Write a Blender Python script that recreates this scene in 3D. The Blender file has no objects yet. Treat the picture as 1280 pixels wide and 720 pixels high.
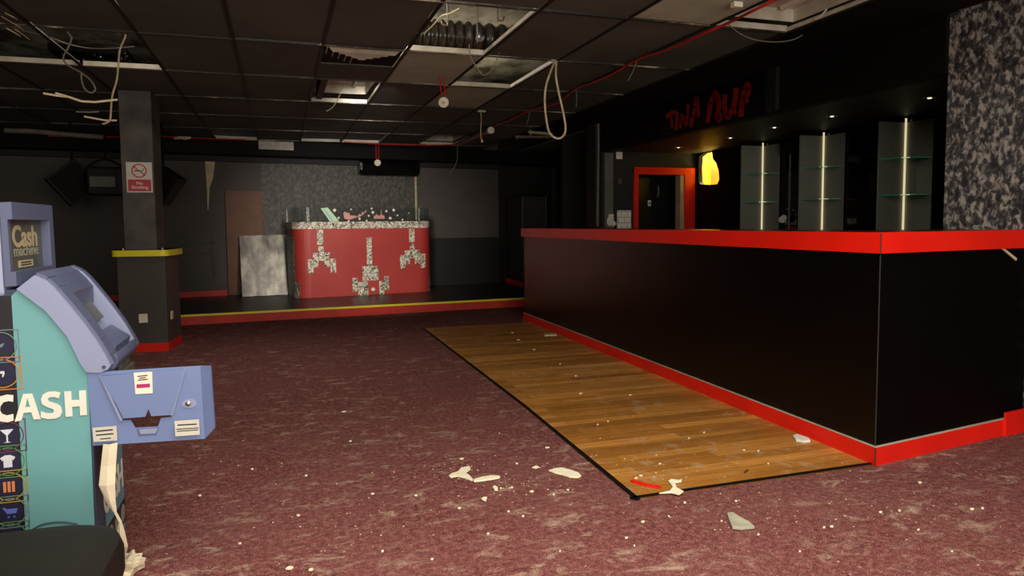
import bpy, bmesh, math, random
from mathutils import Vector, Matrix
RND = random.Random(7)
PI = math.pi
col = bpy.context.scene.collection
SC = bpy.context.scene

# ------------------------------------------------------------------ camera
H = 1.2
F, CX, CY = 880.749, 633.1, 338.9
YAW, PITCH, ROLL = .31, .0669, -.0084
fw = Vector((math.sin(YAW)*math.cos(PITCH), math.cos(YAW)*math.cos(PITCH), -math.sin(PITCH)))
r0 = Vector((math.cos(YAW), -math.sin(YAW), 0)); u0 = r0.cross(fw)
cr, sr = math.cos(ROLL), math.sin(ROLL)
RT = cr*r0 + sr*u0; UP = -sr*r0 + cr*u0
CAM = Vector((0, 0, H))
cd = bpy.data.cameras.new('camera'); co = bpy.data.objects.new('camera', cd); col.objects.link(co)
co.matrix_world = Matrix(((RT.x, UP.x, -fw.x, 0), (RT.y, UP.y, -fw.y, 0), (RT.z, UP.z, -fw.z, H), (0, 0, 0, 1)))
cd.sensor_width = 36; cd.sensor_fit = 'HORIZONTAL'; cd.lens = F/1280*36
cd.shift_x = (640-CX)/1280; cd.shift_y = (CY-360)/1280
cd.clip_start = .05; cd.clip_end = 200
SC.camera = co

# survey helpers: where a measured sight line meets a real plane of the room
def ray(x, y): return RT*((x-CX)/F) + UP*(-(y-CY)/F) + fw
def onz(x, y, z): d = ray(x, y); return CAM + d*((z-H)/d.z)
def onY(x, y, Y): d = ray(x, y); return CAM + d*(Y/d.y)
def onX(x, y, X): d = ray(x, y); return CAM + d*(X/d.x)
def onP(x, y, A, B, off=0):
    n = Vector((B[1]-A[1], -(B[0]-A[0]), 0)).normalized()      # towards the room
    d = ray(x, y); P0 = Vector((A[0], A[1], 0)) + n*off
    return CAM + d*((P0-CAM).dot(n)/d.dot(n))

# ------------------------------------------------------------------ materials
def lin(c):
    if isinstance(c, str):
        c = [int(c[i:i+2], 16)/255 for i in (0, 2, 4)]
    return tuple((v/12.92 if v <= .04045 else ((v+.055)/1.055)**2.4) for v in c[:3]) + (1,)
MATS = {}
class N:
    def __init__(s, name):
        s.m = bpy.data.materials.new(name); s.m.use_nodes = True
        s.nt = s.m.node_tree; s.b = s.nt.nodes['Principled BSDF']; MATS[name] = s.m
        s.tc = None
    def n(s, t, **kw):
        x = s.nt.nodes.new(t)
        for k, v in kw.items():
            if k in x.inputs.keys(): x.inputs[k].default_value = v
            else: setattr(x, k, v)
        return x
    def l(s, a, b): s.nt.links.new(a, b)
    def co(s, scale=(1, 1, 1), rot=(0, 0, 0), kind='Object'):
        if not s.tc: s.tc = s.n('ShaderNodeTexCoord')
        mp = s.n('ShaderNodeMapping'); mp.inputs['Scale'].default_value = scale; mp.inputs['Rotation'].default_value = rot
        s.l(s.tc.outputs[kind], mp.inputs[0]); return mp.outputs[0]
    def noise(s, scale, detail=4, rough=.55, dist=0, vec=None):
        x = s.n('ShaderNodeTexNoise'); x.inputs['Scale'].default_value = scale; x.inputs['Detail'].default_value = detail
        x.inputs['Roughness'].default_value = rough; x.inputs['Distortion'].default_value = dist
        s.l(vec or s.co(), x.inputs['Vector']); return x.outputs['Fac']
    def ramp(s, fac, stops):
        x = s.n('ShaderNodeValToRGB'); e = x.color_ramp.elements
        while len(e) < len(stops): e.new(.5)
        for k, (p, c) in enumerate(stops):
            e[k].position = p; e[k].color = lin(c) if isinstance(c, str) else (c, c, c, 1)
        s.l(fac, x.inputs[0]); return x.outputs[0]
    def mix(s, fac, a, b, mode='MIX'):
        x = s.n('ShaderNodeMix', data_type='RGBA', blend_type=mode)
        for sock, v in ((x.inputs[0], fac), (x.inputs[6], a), (x.inputs[7], b)):
            if isinstance(v, bpy.types.NodeSocket): s.l(v, sock)
            elif isinstance(v, str): sock.default_value = lin(v)
            else: sock.default_value = v
        return x.outputs[2]
    def base(s, c):
        if isinstance(c, bpy.types.NodeSocket): s.l(c, s.b.inputs['Base Color'])
        else: s.b.inputs['Base Color'].default_value = lin(c)
    def rough(s, r):
        if isinstance(r, bpy.types.NodeSocket): s.l(r, s.b.inputs['Roughness'])
        else: s.b.inputs['Roughness'].default_value = r
    def bump(s, h, strength=.3, dist=.01):
        x = s.n('ShaderNodeBump'); x.inputs['Strength'].default_value = strength; x.inputs['Distance'].default_value = dist
        s.l(h, x.inputs['Height']); s.l(x.outputs[0], s.b.inputs['Normal'])

def plain(name, c, rough=.6, c2=None, scale=8, metal=0, emit=0, spec=.5, bump=0):
    m = N(name); m.rough(rough); m.b.inputs['Metallic'].default_value = metal
    m.b.inputs['Specular IOR Level'].default_value = spec
    f = m.noise(scale, 5)
    rr = lin(c); dark = tuple(v*.82 for v in rr[:3]) + (1,)
    m.base(m.mix(m.ramp(f, [(.3, 0.), (.7, 1.)]), dark if c2 is None else lin(c2), rr))
    if emit:
        m.b.inputs['Emission Color'].default_value = rr; m.b.inputs['Emission Strength'].default_value = emit
    if bump: m.bump(f, bump, .005)
    return m.m

# carpet
m = N('carpet'); m.rough(.95); m.b.inputs['Specular IOR Level'].default_value = .1
fine = m.noise(170, 2, .7); med = m.noise(38, 4, .7)
c = m.ramp(m.mix(.45, fine, med), [(.36, '351a1b'), (.5, '754240'), (.64, 'b27a72')])
blot = m.noise(2.3, 3, .6); c = m.mix(m.ramp(blot, [(.35, 0.), (.7, .40)]), c, '835550')
d1 = m.noise(7, 10, .72, .6, m.co((1, 1.7, 1), (0, 0, .25))); patch = m.noise(1.5, 4, .6, .3, m.co((1, 1, 1)))
dust = m.mix(1., m.ramp(d1, [(.53, 0.), (.69, .95)]), m.ramp(patch, [(.34, .15), (.58, 1.)]), 'MULTIPLY')
dust = m.mix(1., dust, m.ramp(m.mix(.5, fine, m.noise(60, 5, .8)), [(.36, .15), (.62, 1.)]), 'MULTIPLY')
c = m.mix(dust, c, 'dcc6aa')
v = m.n('ShaderNodeTexVoronoi'); v.inputs['Scale'].default_value = 26; m.l(m.co(), v.inputs['Vector'])
vd = m.n('ShaderNodeTexVoronoi'); vd.inputs['Scale'].default_value = 70; m.l(m.co(), vd.inputs['Vector'])
sp = m.mix(1., m.ramp(v.outputs['Distance'], [(.07, 1.), (.12, 0.)]), m.ramp(m.noise(3, 5, .7), [(.52, 0.), (.6, 1.)]), 'MULTIPLY')
sp2 = m.mix(1., m.ramp(vd.outputs['Distance'], [(.10, .9), (.18, 0.)]), m.ramp(m.noise(2.2, 6, .75, .4), [(.55, 0.), (.62, 1.)]), 'MULTIPLY')
c = m.mix(sp, c, 'e3d3b8'); c = m.mix(sp2, c, 'd8c4a8')
m.base(c); m.bump(fine, .5, .006)

# wooden floor: planks across
m = N('floorboards')
bk = m.n('ShaderNodeTexBrick'); bk.offset = .43; bk.squash = 1
bk.inputs['Scale'].default_value = 1; bk.inputs['Brick Width'].default_value = 1.15; bk.inputs['Row Height'].default_value = .085
bk.inputs['Mortar Size'].default_value = .0018; bk.inputs['Color1'].default_value = (.1, .1, .1, 1); bk.inputs['Color2'].default_value = (1, 1, 1, 1)
bk.inputs['Mortar'].default_value = (.0, .0, .0, 1); bk.inputs['Bias'].default_value = 0
m.l(m.co(), bk.inputs['Vector'])
gr = m.noise(9, 8, .7, .6, m.co((.35, 9, 1)))
c = m.ramp(bk.outputs['Color'], [(.0, '946024'), (.35, 'b5782f'), (.7, 'c4863a'), (1., 'e09c4a')])
c = m.mix(m.ramp(gr, [(.33, .6), (.6, 0.)]), c, '6b4218', 'MIX')
c = m.mix(m.ramp(m.noise(.9, 3, .5, .2, m.co((.25, 3.5, 1))), [(.58, 0.), (.7, .6)]), c, 'f0ae58')
dn = m.mix(1., m.ramp(m.noise(9, 9, .75, .5), [(.52, 0.), (.7, .75)]), m.ramp(m.noise(1.4, 3), [(.36, 0.), (.6, 1.)]), 'MULTIPLY')
c = m.mix(dn, c, 'c9b598')
v = m.n('ShaderNodeTexVoronoi'); v.inputs['Scale'].default_value = 17; m.l(m.co(), v.inputs['Vector'])
c = m.mix(m.mix(1., m.ramp(v.outputs['Distance'], [(.06, .9), (.11, 0.)]), m.ramp(m.noise(2.7, 5, .7), [(.5, 0.), (.56, 1.)]), 'MULTIPLY'), c, 'dccbb0')
m.base(c); m.rough(m.ramp(m.noise(6, 6, .7), [(.3, .34), (.7, .6)])); m.bump(bk.outputs['Fac'], -.25, .003)

plain('bright_wood', 'd08a3c', .4, 'a96a28', 7)
# ceiling
m = N('ceiling_black'); m.rough(.75); m.b.inputs['Specular IOR Level'].default_value = .25
oi = m.noise(.9, 3, .6); st = m.noise(5, 6, .7, .4, m.co((1, 3, 1)))
c = m.mix(m.ramp(oi, [(.3, 0.), (.7, 1.)]), '50544d', '686d65'); c = m.mix(m.ramp(st, [(.55, 0.), (.8, .35)]), c, '7e786c')
m.base(c); m.bump(st, .1, .004)
m = N('grid_bar'); m.rough(.55)
m.base(m.ramp(m.noise(1.3, 6, .7, .5), [(.49, '1c1814'), (.57, '6a6052'), (.66, 'd8cdb8')]))  # flaked paint, with highlights along the cross bars put into its pale tones
plain('ceiling_margin', '1d1a17', .8, '161311', 2, spec=.1)
plain('grid_dark', '15120f', .6, '2a241e', 6)
plain('pale_metal', 'cfc8b6', .5, 'a59d8b', 6)
plain('grey_tile', 'c6d0bc', .85, 'b0baa6', 5)
plain('grey_tile_dark', 'b4beaa', .85, '9ea894', 5)
m = N('concrete'); m.rough(.9)
m.base(m.ramp(m.noise(2.4, 7, .6, .3, m.co((1.2, .7, 1))), [(.34, '3a3128'), (.46, 'a89a84'), (.6, 'f0e6d0')]))
plain('duct_black', '2a2620', .25, '3a352c', 9, spec=.8)
plain('hanger_steel', 'a8a296', .35, '6f6a60', 12, metal=.6)
plain('wall_black', '1c1917', .7, '131110', 3)
plain('wall_dark_grey', '544d49', .7, '48423e', 2.2)
plain('wall_dado', '211e1c', .55, '181615', 3)
plain('soffit_black', '0e0d0a', .65, '080706', 2, spec=.15)
plain('soffit_under', '37341f', .55, '2b2818', 2, spec=.25)  # yellow glow from the hole is put into this base colour
plain('offcut', 'cbc5b8', .8, 'a49e92', 30)
plain('stage_black', '1d1a17', .38, '2e2924', 2.4)
plain('post_black', '322e2c', .6, '565049', 6)
plain('plinth_grey', '4a443f', .6, '423c38', 3)
def damask(name, scale, lo, hi, mid, dist):
    m = N(name); m.rough(.6)
    f = m.noise(scale, 5, .55, dist, m.co((1, 1, .75)))
    m.base(m.ramp(f, [(.36, lo), (.49, mid), (.62, hi), (.75, hi)])); m.bump(f, .2, .004)
damask('damask_pillar', 31, '1d1b1f', 'a0978e', '454141', .5)
damask('damask_wall', 24, '35322e', '5c574f', '45413c', .5)
plain('red_gloss', 'e6240f', .42, 'd81d0a', 2)
plain('red_bar', 'f4220d', .4, 'e61a0a', 2)
plain('red_skirt', 'f4200a', .5, 'e01808', 3)
plain('red_step', 'd23222', .6, 'b8281a', 5)
plain('red_booth', 'b03a34', .5, 'a3302b', 2)
plain('yellow_edge', 'f2ea2c', .45, 'e0d61e', 4)
plain('bar_black', '040302', .3, '060403', 1.5, spec=.3)
plain('bar_black_matt', '050403', .6, '070504', 1.5, spec=.06)
plain('bar_top', '30241c', .3, '241b15', 5)
plain('black_trim', '0a0908', .7, spec=.2)
plain('black_plastic', '0c0b0b', .55, spec=.25)
plain('black_gloss', '0a0a0b', .12, spec=.7)
plain('dark_panel', '1a1817', .45, '121110', 2)
plain('edge_grey', '3a3836', .5)
plain('fin_grey', '7f7e73', .5, '757469', 2)
plain('brown_board', '70452a', .6, '5e3820', 5)
m = N('metal_sheet'); m.rough(.42); m.b.inputs['Metallic'].default_value = .25
m.base(m.ramp(m.noise(4, 8, .62, .1, m.co((1.6, 1, .8))), [(.32, '5a564f'), (.5, '8a847a'), (.66, 'b5ae9f')]))
plain('cream', 'd9c9a2', .75, 'c3b187', 9)
plain('cable_cream', 'c9bb95', .6, 'a2946f', 20)
plain('cable_grey', '7d766a', .6, '5d574d', 20)
plain('cable_red', 'c3231e', .5, 'a31a17', 20)
plain('white_plastic', 'e9e2cf', .5, 'd6cdb8', 8)
plain('plaster', 'fbf3da', .9, 'f0e4c0', 20, bump=.3)
plain('plaster_grey', 'b9b5a0', .9, '98957f', 20, bump=.6)
plain('paper', 'e4d8bd', .8, 'cfc1a2', 7)
plain('paper_white', 'e9e6dd', .8, 'd5d1c7', 7)
plain('lilac', '9097b6', .42, '878eae', 2)
plain('lilac_deep', '7283af', .42, '6a7ba8', 2)
plain('lilac_dark', '5c6380', .45, '535a76', 3)
plain('teal', '6da8aa', .5, '66a0a2', 2)
plain('teal_dark', '6c9aa8', .5, '5f8c9b', 3)
plain('navy', '39445a', .5, '323c50', 3)
plain('sign_grey', '5a5c58', .4, '4c4e4a', 9)
plain('letter_cream', 'bfb08c', .6)
plain('letter_dim', '9c9a86', .6)
plain('letter_white', 'f0ebdc', .6)
plain('sticker', 'cfcabd', .6, 'c3beb0', 20)
plain('sticker_white', 'efe6d2', .6)
plain('ink', '2a2622', .7)
plain('magenta', 'b02460', .6)
plain('sign_red', 'bf1d2b', .5)
plain('sign_white', 'd9d4c8', .6)
plain('leather', '110f0b', .6, '1c1913', 3, bump=.1, spec=.2)
plain('stroke_red_glow', '8a0c0f', .5, '5e0709', 7, emit=.035)  # faint emission added to the brush paint; the letters are no lamp
plain('jamb_wood', 'c9ac86', .6, 'b0936d', 6)
plain('yellow_plaster', 'f6dc4e', .8, 'eac63a', 4)
plain('niche_orange', 'e5a23a', .7)
plain('icon_orange', 'd2823a', .6); plain('icon_green', '4f8a4a', .6); plain('icon_grey', '6c8088', .6)
plain('icon_plum', '6b2d5c', .6); plain('icon_night', '1c1838', .6); plain('icon_white', 'dfe2ea', .6); plain('icon_fire', 'e08a52', .6); plain('icon_blue', '5f78d0', .6)
plain('icon_gold', 'b09438', .6)
plain('strip_black', '17141a', .5)
plain('chair_red', '3e0d0a', .7); plain('pink_decal', 'd3968f', .6); plain('mint', 'bfe0b0', .4, 'a9d09c'); plain('decal_white', 'e9e0d4', .6); plain('decal_blue', '9db4d8', .5)
plain('blue_sign', '2f4fb0', .5)
plain('steel', 'b0aca2', .3, metal=.9)
plain('led', 'f2e3b4', .4, emit=.75)
plain('lens_glow', 'fff3d8', .4, emit=1.3)
plain('strip_grey', '6a675f', .5, '55534c', 6)
plain('tray_grey', '565349', .5)
plain('ac_black', '0c0c0d', .18, spec=.8)
plain('dust_bits', 'ded0b2', .95, 'c7b694', 30)
# collage of torn comic pages
m = N('collage'); m.rough(.5)
f = m.noise(27, 4, .55, 1.6); v = m.n('ShaderNodeTexVoronoi'); v.inputs['Scale'].default_value = 12; m.l(m.co(), v.inputs['Vector'])
c = m.ramp(f, [(.41, '2b2a28'), (.475, '857f74'), (.52, 'd9d2bd'), (.64, 'eee7d3')])
c = m.mix(m.ramp(m.noise(6, 3), [(.45, 0.), (.65, .32)]), c, m.mix(.55, v.outputs['Color'], 'c9a24a'))
m.base(c)
m = N('collage_dark'); m.rough(.5)
f = m.noise(30, 4, .6, 2.2); m.base(m.ramp(f, [(.43, '151514'), (.5, '57554f'), (.56, 'b9b5a6')]))
def glass(name, c, rough, trans=1., alpha=1.):
    m = N(name); m.base(c); m.rough(rough); m.b.inputs['Transmission Weight'].default_value = trans; m.b.inputs['IOR'].default_value = 1.45
    m.b.inputs['Alpha'].default_value = alpha
glass('clear_acrylic', 'e8eeee', .06)
glass('shelf_glass', '9fd8c4', .03)
plain('glass_edge_glow', '2f8a70', .2, emit=.25)  # edge brightness put in as emission; the glass is no lamp
m = N('mirror'); m.base('2b2b2c'); m.rough(.03); m.b.inputs['Metallic'].default_value = 1
m = N('notice'); m.rough(.7)
b = m.n('ShaderNodeTexBrick'); b.inputs['Scale'].default_value = 1; b.inputs['Brick Width'].default_value = .09; b.inputs['Row Height'].default_value = .075
b.inputs['Mortar Size'].default_value = .006; b.inputs['Color1'].default_value = lin('f2efe6'); b.inputs['Color2'].default_value = lin('eae6dc'); b.inputs['Mortar'].default_value = lin('b9b4a8')
m.l(m.co((1, 1, 1), (PI/2, 0, 0)), b.inputs['Vector']); m.base(b.outputs['Color'])

# ------------------------------------------------------------------ mesh helpers
def V(*a): return Vector(a if len(a) > 1 else a[0])
class MB:
    def __init__(s): s.bm = bmesh.new()
    def quad(s, *pts):
        vs = [s.bm.verts.new(p) for p in pts]; s.bm.faces.new(vs); return s
    def hexa(s, b, t):          # bottom ring, top ring
        vb = [s.bm.verts.new(p) for p in b]; vt = [s.bm.verts.new(p) for p in t]; n = len(vb)
        s.bm.faces.new(vb[::-1]); s.bm.faces.new(vt)
        for i in range(n): s.bm.faces.new((vb[i], vb[(i+1) % n], vt[(i+1) % n], vt[i]))
        return s
    def box(s, x0, x1, y0, y1, z0, z1, bev=0):
        t = bmesh.new()
        r = bmesh.ops.create_cube(t, size=1)
        for v in t.verts: v.co = ((x0+x1)/2+v.co.x*(x1-x0), (y0+y1)/2+v.co.y*(y1-y0), (z0+z1)/2+v.co.z*(z1-z0))
        if bev: bmesh.ops.bevel(t, geom=t.edges[:], offset=bev, segments=3, affect='EDGES', profile=.6)
        return s.add(t)
    def add(s, t):
        me = bpy.data.meshes.new('tmp'); t.to_mesh(me); t.free(); s.bm.from_mesh(me); bpy.data.meshes.remove(me); return s
    def prism(s, pts, vec, bev=0):   # planar polygon swept by vec
        t = bmesh.new(); vec = V(vec)
        a = [t.verts.new(p) for p in pts]; b = [t.verts.new(V(p)+vec) for p in pts]; n = len(a)
        t.faces.new(a[::-1]); t.faces.new(b)
        for i in range(n): t.faces.new((a[i], a[(i+1) % n], b[(i+1) % n], b[i]))
        bmesh.ops.recalc_face_normals(t, faces=t.faces[:])
        if bev: bmesh.ops.bevel(t, geom=t.edges[:], offset=bev, segments=2, affect='EDGES', profile=.6)
        return s.add(t)
    def obox(s, A, B, thick, z0, z1, side=1, bev=0):    # upright box along A->B, growing away to the left/right
        A = V(A[0], A[1], 0); B = V(B[0], B[1], 0); d = (B-A).normalized(); n = V(-d.y, d.x, 0)*thick*side
        P = [A, B, B+n, A+n]
        return s.prism([p+V(0, 0, z0) for p in P], (0, 0, z1-z0), bev)
    def tube(s, pts, r, seg=8, caps=True, smooth=True):
        pts = [V(p) for p in pts]
        if smooth and len(pts) > 2:
            out = []
            for i in range(len(pts)-1):
                p0 = pts[max(i-1, 0)]; p1 = pts[i]; p2 = pts[i+1]; p3 = pts[min(i+2, len(pts)-1)]
                for k in range(5):
                    t = k/5
                    out.append(.5*((2*p1)+(p2-p0)*t+(2*p0-5*p1+4*p2-p3)*t*t+(3*p1-p0-3*p2+p3)*t**3))
            out.append(pts[-1]); pts = out
        rings = []; up = V(0, 0, 1); nrm = None
        for i, p in enumerate(pts):
            d = (pts[min(i+1, len(pts)-1)]-pts[max(i-1, 0)]).normalized()
            if nrm is None:
                a = up if abs(d.z) < .9 else V(1, 0, 0); nrm = d.cross(a).normalized()
            nrm = (nrm-d*nrm.dot(d)).normalized(); b = d.cross(nrm)
            rr = r(i/(len(pts)-1)) if callable(r) else r
            rings.append([s.bm.verts.new(p+(nrm*math.cos(2*PI*k/seg)+b*math.sin(2*PI*k/seg))*rr) for k in range(seg)])
        for a, b in zip(rings, rings[1:]):
            for k in range(seg): s.bm.faces.new((a[k], a[(k+1) % seg], b[(k+1) % seg], b[k]))
        if caps: s.bm.faces.new(rings[0][::-1]); s.bm.faces.new(rings[-1])
        return s
    def lathe(s, prof, c, axis=(0, 0, 1), seg=24):     # profile of (radius, height) about an axis through c
        ax = V(axis).normalized(); a = V(1, 0, 0) if abs(ax.x) < .9 else V(0, 1, 0)
        e1 = ax.cross(a).normalized(); e2 = ax.cross(e1); c = V(c); rings = []
        for r, h in prof:
            rings.append([s.bm.verts.new(c+ax*h+(e1*math.cos(2*PI*k/seg)+e2*math.sin(2*PI*k/seg))*max(r, 1e-4)) for k in range(seg)])
        for p, q in zip(rings, rings[1:]):
            for k in range(seg): s.bm.faces.new((p[k], p[(k+1) % seg], q[(k+1) % seg], q[k]))
        s.bm.faces.new(rings[0][::-1]); s.bm.faces.new(rings[-1]); return s
    def blob(s, c, rx, ry, rz, amp=.25, seed=0, sub=2, rot=0):
        t = bmesh.new(); bmesh.ops.create_icosphere(t, subdivisions=sub, radius=1); R = random.Random(seed)
        for v in t.verts:
            k = 1+R.uniform(-amp, amp); x, y, z = v.co.x*rx*k, v.co.y*ry*k, v.co.z*rz*k
            v.co = V(c)+V(x*math.cos(rot)-y*math.sin(rot), x*math.sin(rot)+y*math.cos(rot), z)
        return s.add(t)
    def plate(s, outer, holes, M, thick):     # 2-D outline with holes, placed by matrix M (xy plane), thickness along +z of M
        cu = bpy.data.curves.new('t', 'CURVE'); cu.dimensions = '2D'; cu.fill_mode = 'BOTH'; cu.extrude = thick/2
        for pts in [outer]+list(holes):
            sp = cu.splines.new('POLY'); sp.points.add(len(pts)-1)
            for k, p in enumerate(pts): sp.points[k].co = (p[0], p[1], 0, 1)
            sp.use_cyclic_u = True
        o = bpy.data.objects.new('t', cu); me = o.to_mesh(); t = bmesh.new(); t.from_mesh(me); o.to_mesh_clear()
        bpy.data.objects.remove(o); bpy.data.curves.remove(cu)
        t.transform(M @ Matrix.Translation((0, 0, thick/2))); return s.add(t)
    def text(s, txt, M, size, bold=0., depth=.001, width=None, align='LEFT'):
        cu = bpy.data.curves.new('t', 'FONT'); cu.body = txt; cu.size = size; cu.extrude = depth/2; cu.offset = bold; cu.align_x = align
        o = bpy.data.objects.new('t', cu); me = o.to_mesh(); t = bmesh.new(); t.from_mesh(me); o.to_mesh_clear()
        bpy.data.objects.remove(o); bpy.data.curves.remove(cu)
        if width and t.verts:
            xs = [v.co.x for v in t.verts]; w = max(xs)-min(xs); c = min(xs) if align == 'LEFT' else 0
            for v in t.verts: v.co.x = (v.co.x-c)*width/w
        t.transform(M); return s.add(t)
    def build(s, name, mat, parent=None, smooth=False):
        bm = s.bm
        if parent is not None:
            root = parent
            while root.parent: root = root.parent
            bm.transform(BASE[root.name].inverted())
        bmesh.ops.recalc_face_normals(bm, faces=bm.faces[:])
        me = bpy.data.meshes.new(name); bm.to_mesh(me); bm.free()
        me.materials.append(MATS[mat])
        if smooth:
            me.polygons.foreach_set('use_smooth', [True]*len(me.polygons))
            try: me.set_sharp_from_angle(angle=math.radians(40))
            except Exception: pass
        o = bpy.data.objects.new(name, me); col.objects.link(o); o.parent = parent
        if parent is None: BASE[o.name] = Matrix()
        return o
BASE = {}
def tag(o, label, cat, group=None, kind=None):
    if label: o['label'] = label
    if cat: o['category'] = cat
    if group: o['group'] = group
    if kind: o['kind'] = kind
    return o
def thing(name, label, cat, loc, group=None):
    o = bpy.data.objects.new(name, None); col.objects.link(o); o.location = loc; o.empty_display_size = .1
    BASE[o.name] = Matrix.Translation(loc); return tag(o, label, cat, group)
def struct(name, mb, mat, label=None, **k):
    o = mb.build(name, mat, None, **k); o['kind'] = 'structure'
    if label: o['label'] = label
    return o
def frame_M(o, x, y):           # matrix with given origin, x and y directions
    x = V(x).normalized(); y = V(y).normalized(); z = x.cross(y)
    return Matrix(((x.x, y.x, z.x, o[0]), (x.y, y.y, z.y, o[1]), (x.z, y.z, z.z, o[2]), (0, 0, 0, 1)))

# ------------------------------------------------------------------ the room
ZC = 2.485
GX, GY = .931, 2.883          # a ceiling-grid node; tiles 0.6 x 1.2
BWA, BWB = (-6.2, 11.02), (3.83, 12.4)
ua = V(BWB[0]-BWA[0], BWB[1]-BWA[1], 0).normalized(); un = V(ua.y, -ua.x, 0)
SA, SB = V(-1.237, 9.328, 0), V(3.306, 9.652, 0); us = (SB-SA).normalized()
SZ = .125
XF = 4.0                       # bulkhead / pillar plane
XB = 5.4                       # wall behind the bar
YE = 8.4                       # end wall behind the bar
ZS = 2.13                      # soffit height over the bar

struct('floor', MB().box(-6.4, 8, -3, 14, -.1, 0), 'carpet', 'worn maroon carpet strewn with plaster dust')
# timber inset
wd = thing('timber_floor', 'strip of scuffed brown floorboards in front of the black bar', 'wooden floor', (2.1, 5.5, 0))
WL = [(1.431, 2.675), (1.487, 4.323), (1.533, 7.986)]
MB().prism([V(x, y, .002) for x, y in [(1.431, 2.675), (2.742, 2.683), (2.742, 2.70), (2.853, 7.99), (1.533, 7.986), (1.487, 4.323)]], (0, 0, .004)).build('floorboards', 'floorboards', wd)
ed = MB()
for a, b in zip([(2.742, 2.683)]+WL[:2], WL):
    A, B = V(*a, 0), V(*b, 0); d = (B-A).normalized(); n = V(-d.y, d.x, 0)*.022
    ed.prism([p+V(0, 0, .003) for p in (A-d*.012, B+d*.012, B+d*.012-n, A-d*.012-n)], (0, 0, .006))
ed.build('edging_strip', 'black_trim', wd)
o = MB().prism([V(x, y, .0062) for x, y in [(1.497, 4.30), (2.05, 4.34), (2.05, 4.425), (1.497, 4.41)]], (0, 0, .0006)).build('replaced_board', 'bright_wood', wd); o['label'] = 'brighter orange board'

# walls
def seg_wall(A, B, z0, z1, off0, off1):
    A = V(A[0], A[1], 0); B = V(B[0], B[1], 0)
    return MB().prism([V(p.x, p.y, z0) for p in (A+un*off0, B+un*off0, B+un*off1, A+un*off1)], (0, 0, z1-z0))
def bw(px, py, off=0): return onP(px, py, BWA, BWB, off)
struct('wall_back', seg_wall(BWA, (BWB[0]+ua.x*.0, BWB[1]), 0, 2.95, 0, -.12), 'wall_dark_grey', 'dark grey back wall behind the stage')
p0, p1 = bw(325, 198), bw(525, 198)
struct('wall_back_paper', seg_wall(p0, p1, SZ, 2.27, .012, 0), 'damask_wall', 'mottled charcoal wallpaper behind the booth')
p2, p3 = bw(526, 297), bw(621, 297)
struct('trim_1', seg_wall(p2, p3+ua*.02, SZ, .96, .03, 0), 'wall_dado', 'black dado panel at the back wall')
# bulkhead along the back wall
struct('trim_2', seg_wall(BWA, V(BWB[0], BWB[1], 0)+ua*1.5, 2.27, 2.485, .5, 0), 'soffit_black')
struct('trim_3', seg_wall(BWA, BWB, 2.19, 2.27, .10, 0), 'wall_black')
# patch of wallpaper on the bulkhead face
q0, q1 = onP(323, 176, BWA, BWB, .5), onP(367, 188, BWA, BWB, .5)
pt = seg_wall(q0, q1, q1.z, 2.48, .506, .5)
pt = MB().prism([q0+un*.004, V(q1.x, q1.y, q0.z)+un*.004, q1+un*.004, V(q0.x, q0.y, q1.z)+un*.004], un*.004)
tag(pt.build('wallpaper_offcut', 'offcut'), 'grey mottled wallpaper patch high on the bulkhead above the brown board', 'wallpaper patch')
# skirting behind the stage, left of the brown board
k0, k1 = bw(140, 372), bw(284, 369)
struct('baseboard_back', seg_wall((-5.0, 11.02+1.2*.1376), (k1.x, k1.y), SZ, SZ+.085, .03, 0), 'red_step')
# recess to the right of the back wall
struct('wall_recess', MB().obox((3.83, 12.52), (5.02, 12.75), .12, 0, 2.95), 'wall_black')
struct('wall_recess_side', MB().obox((5.0, 12.7), (5.0, 13.7), .1, 0, 2.95, -1), 'wall_dark_grey')
struct('wall_far', MB().box(3.9, 7.8, 13.6, 13.72, 0, 2.95), 'wall_black')
struct('wall_far_right', MB().box(7.7, 7.82, 8.5, 13.7, 0, 2.95), 'wall_black')
struct('wall_left', MB().box(-6.3, -6.2, -3, 11.2, 0, 2.95), 'wall_black')
# stage
st = thing('stage', 'low black stage with a red and yellow front edge', 'stage', (1., 10.5, 0))
sl, srr = SA-us*4.95, SA+us*6.0
MB().prism([sl+V(0, 0, .005), srr+V(0, 0, .005), V(4.75, 12.4, .005), V(3.82, 12.38, .005), V(-6.15, 11.0, .005)], (0, 0, SZ-.005)).build('stage_deck', 'stage_black', st)
nS = V(us.y, -us.x, 0)
MB().prism([sl, srr, srr+nS*.018, sl+nS*.018], (0, 0, .103)).build('riser_board', 'red_step', st)
MB().prism([p+V(0, 0, .103) for p in (sl, srr, srr+nS*.022, sl+nS*.022)], (0, 0, .026)).build('nosing', 'yellow_edge', st)

# bulkhead above the bar, wall behind it, end wall
struct('wall_bulkhead', MB().box(XF, XF+.1, 3.435, 8.44, ZS-.01, ZC+.3), 'soffit_black', 'black bulkhead hanging above the bar')
struct('ceiling_soffit', MB().box(XF+.1, XB, 3.435, YE, ZS, ZS+.05), 'soffit_under', 'low soffit over the bar')
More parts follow.
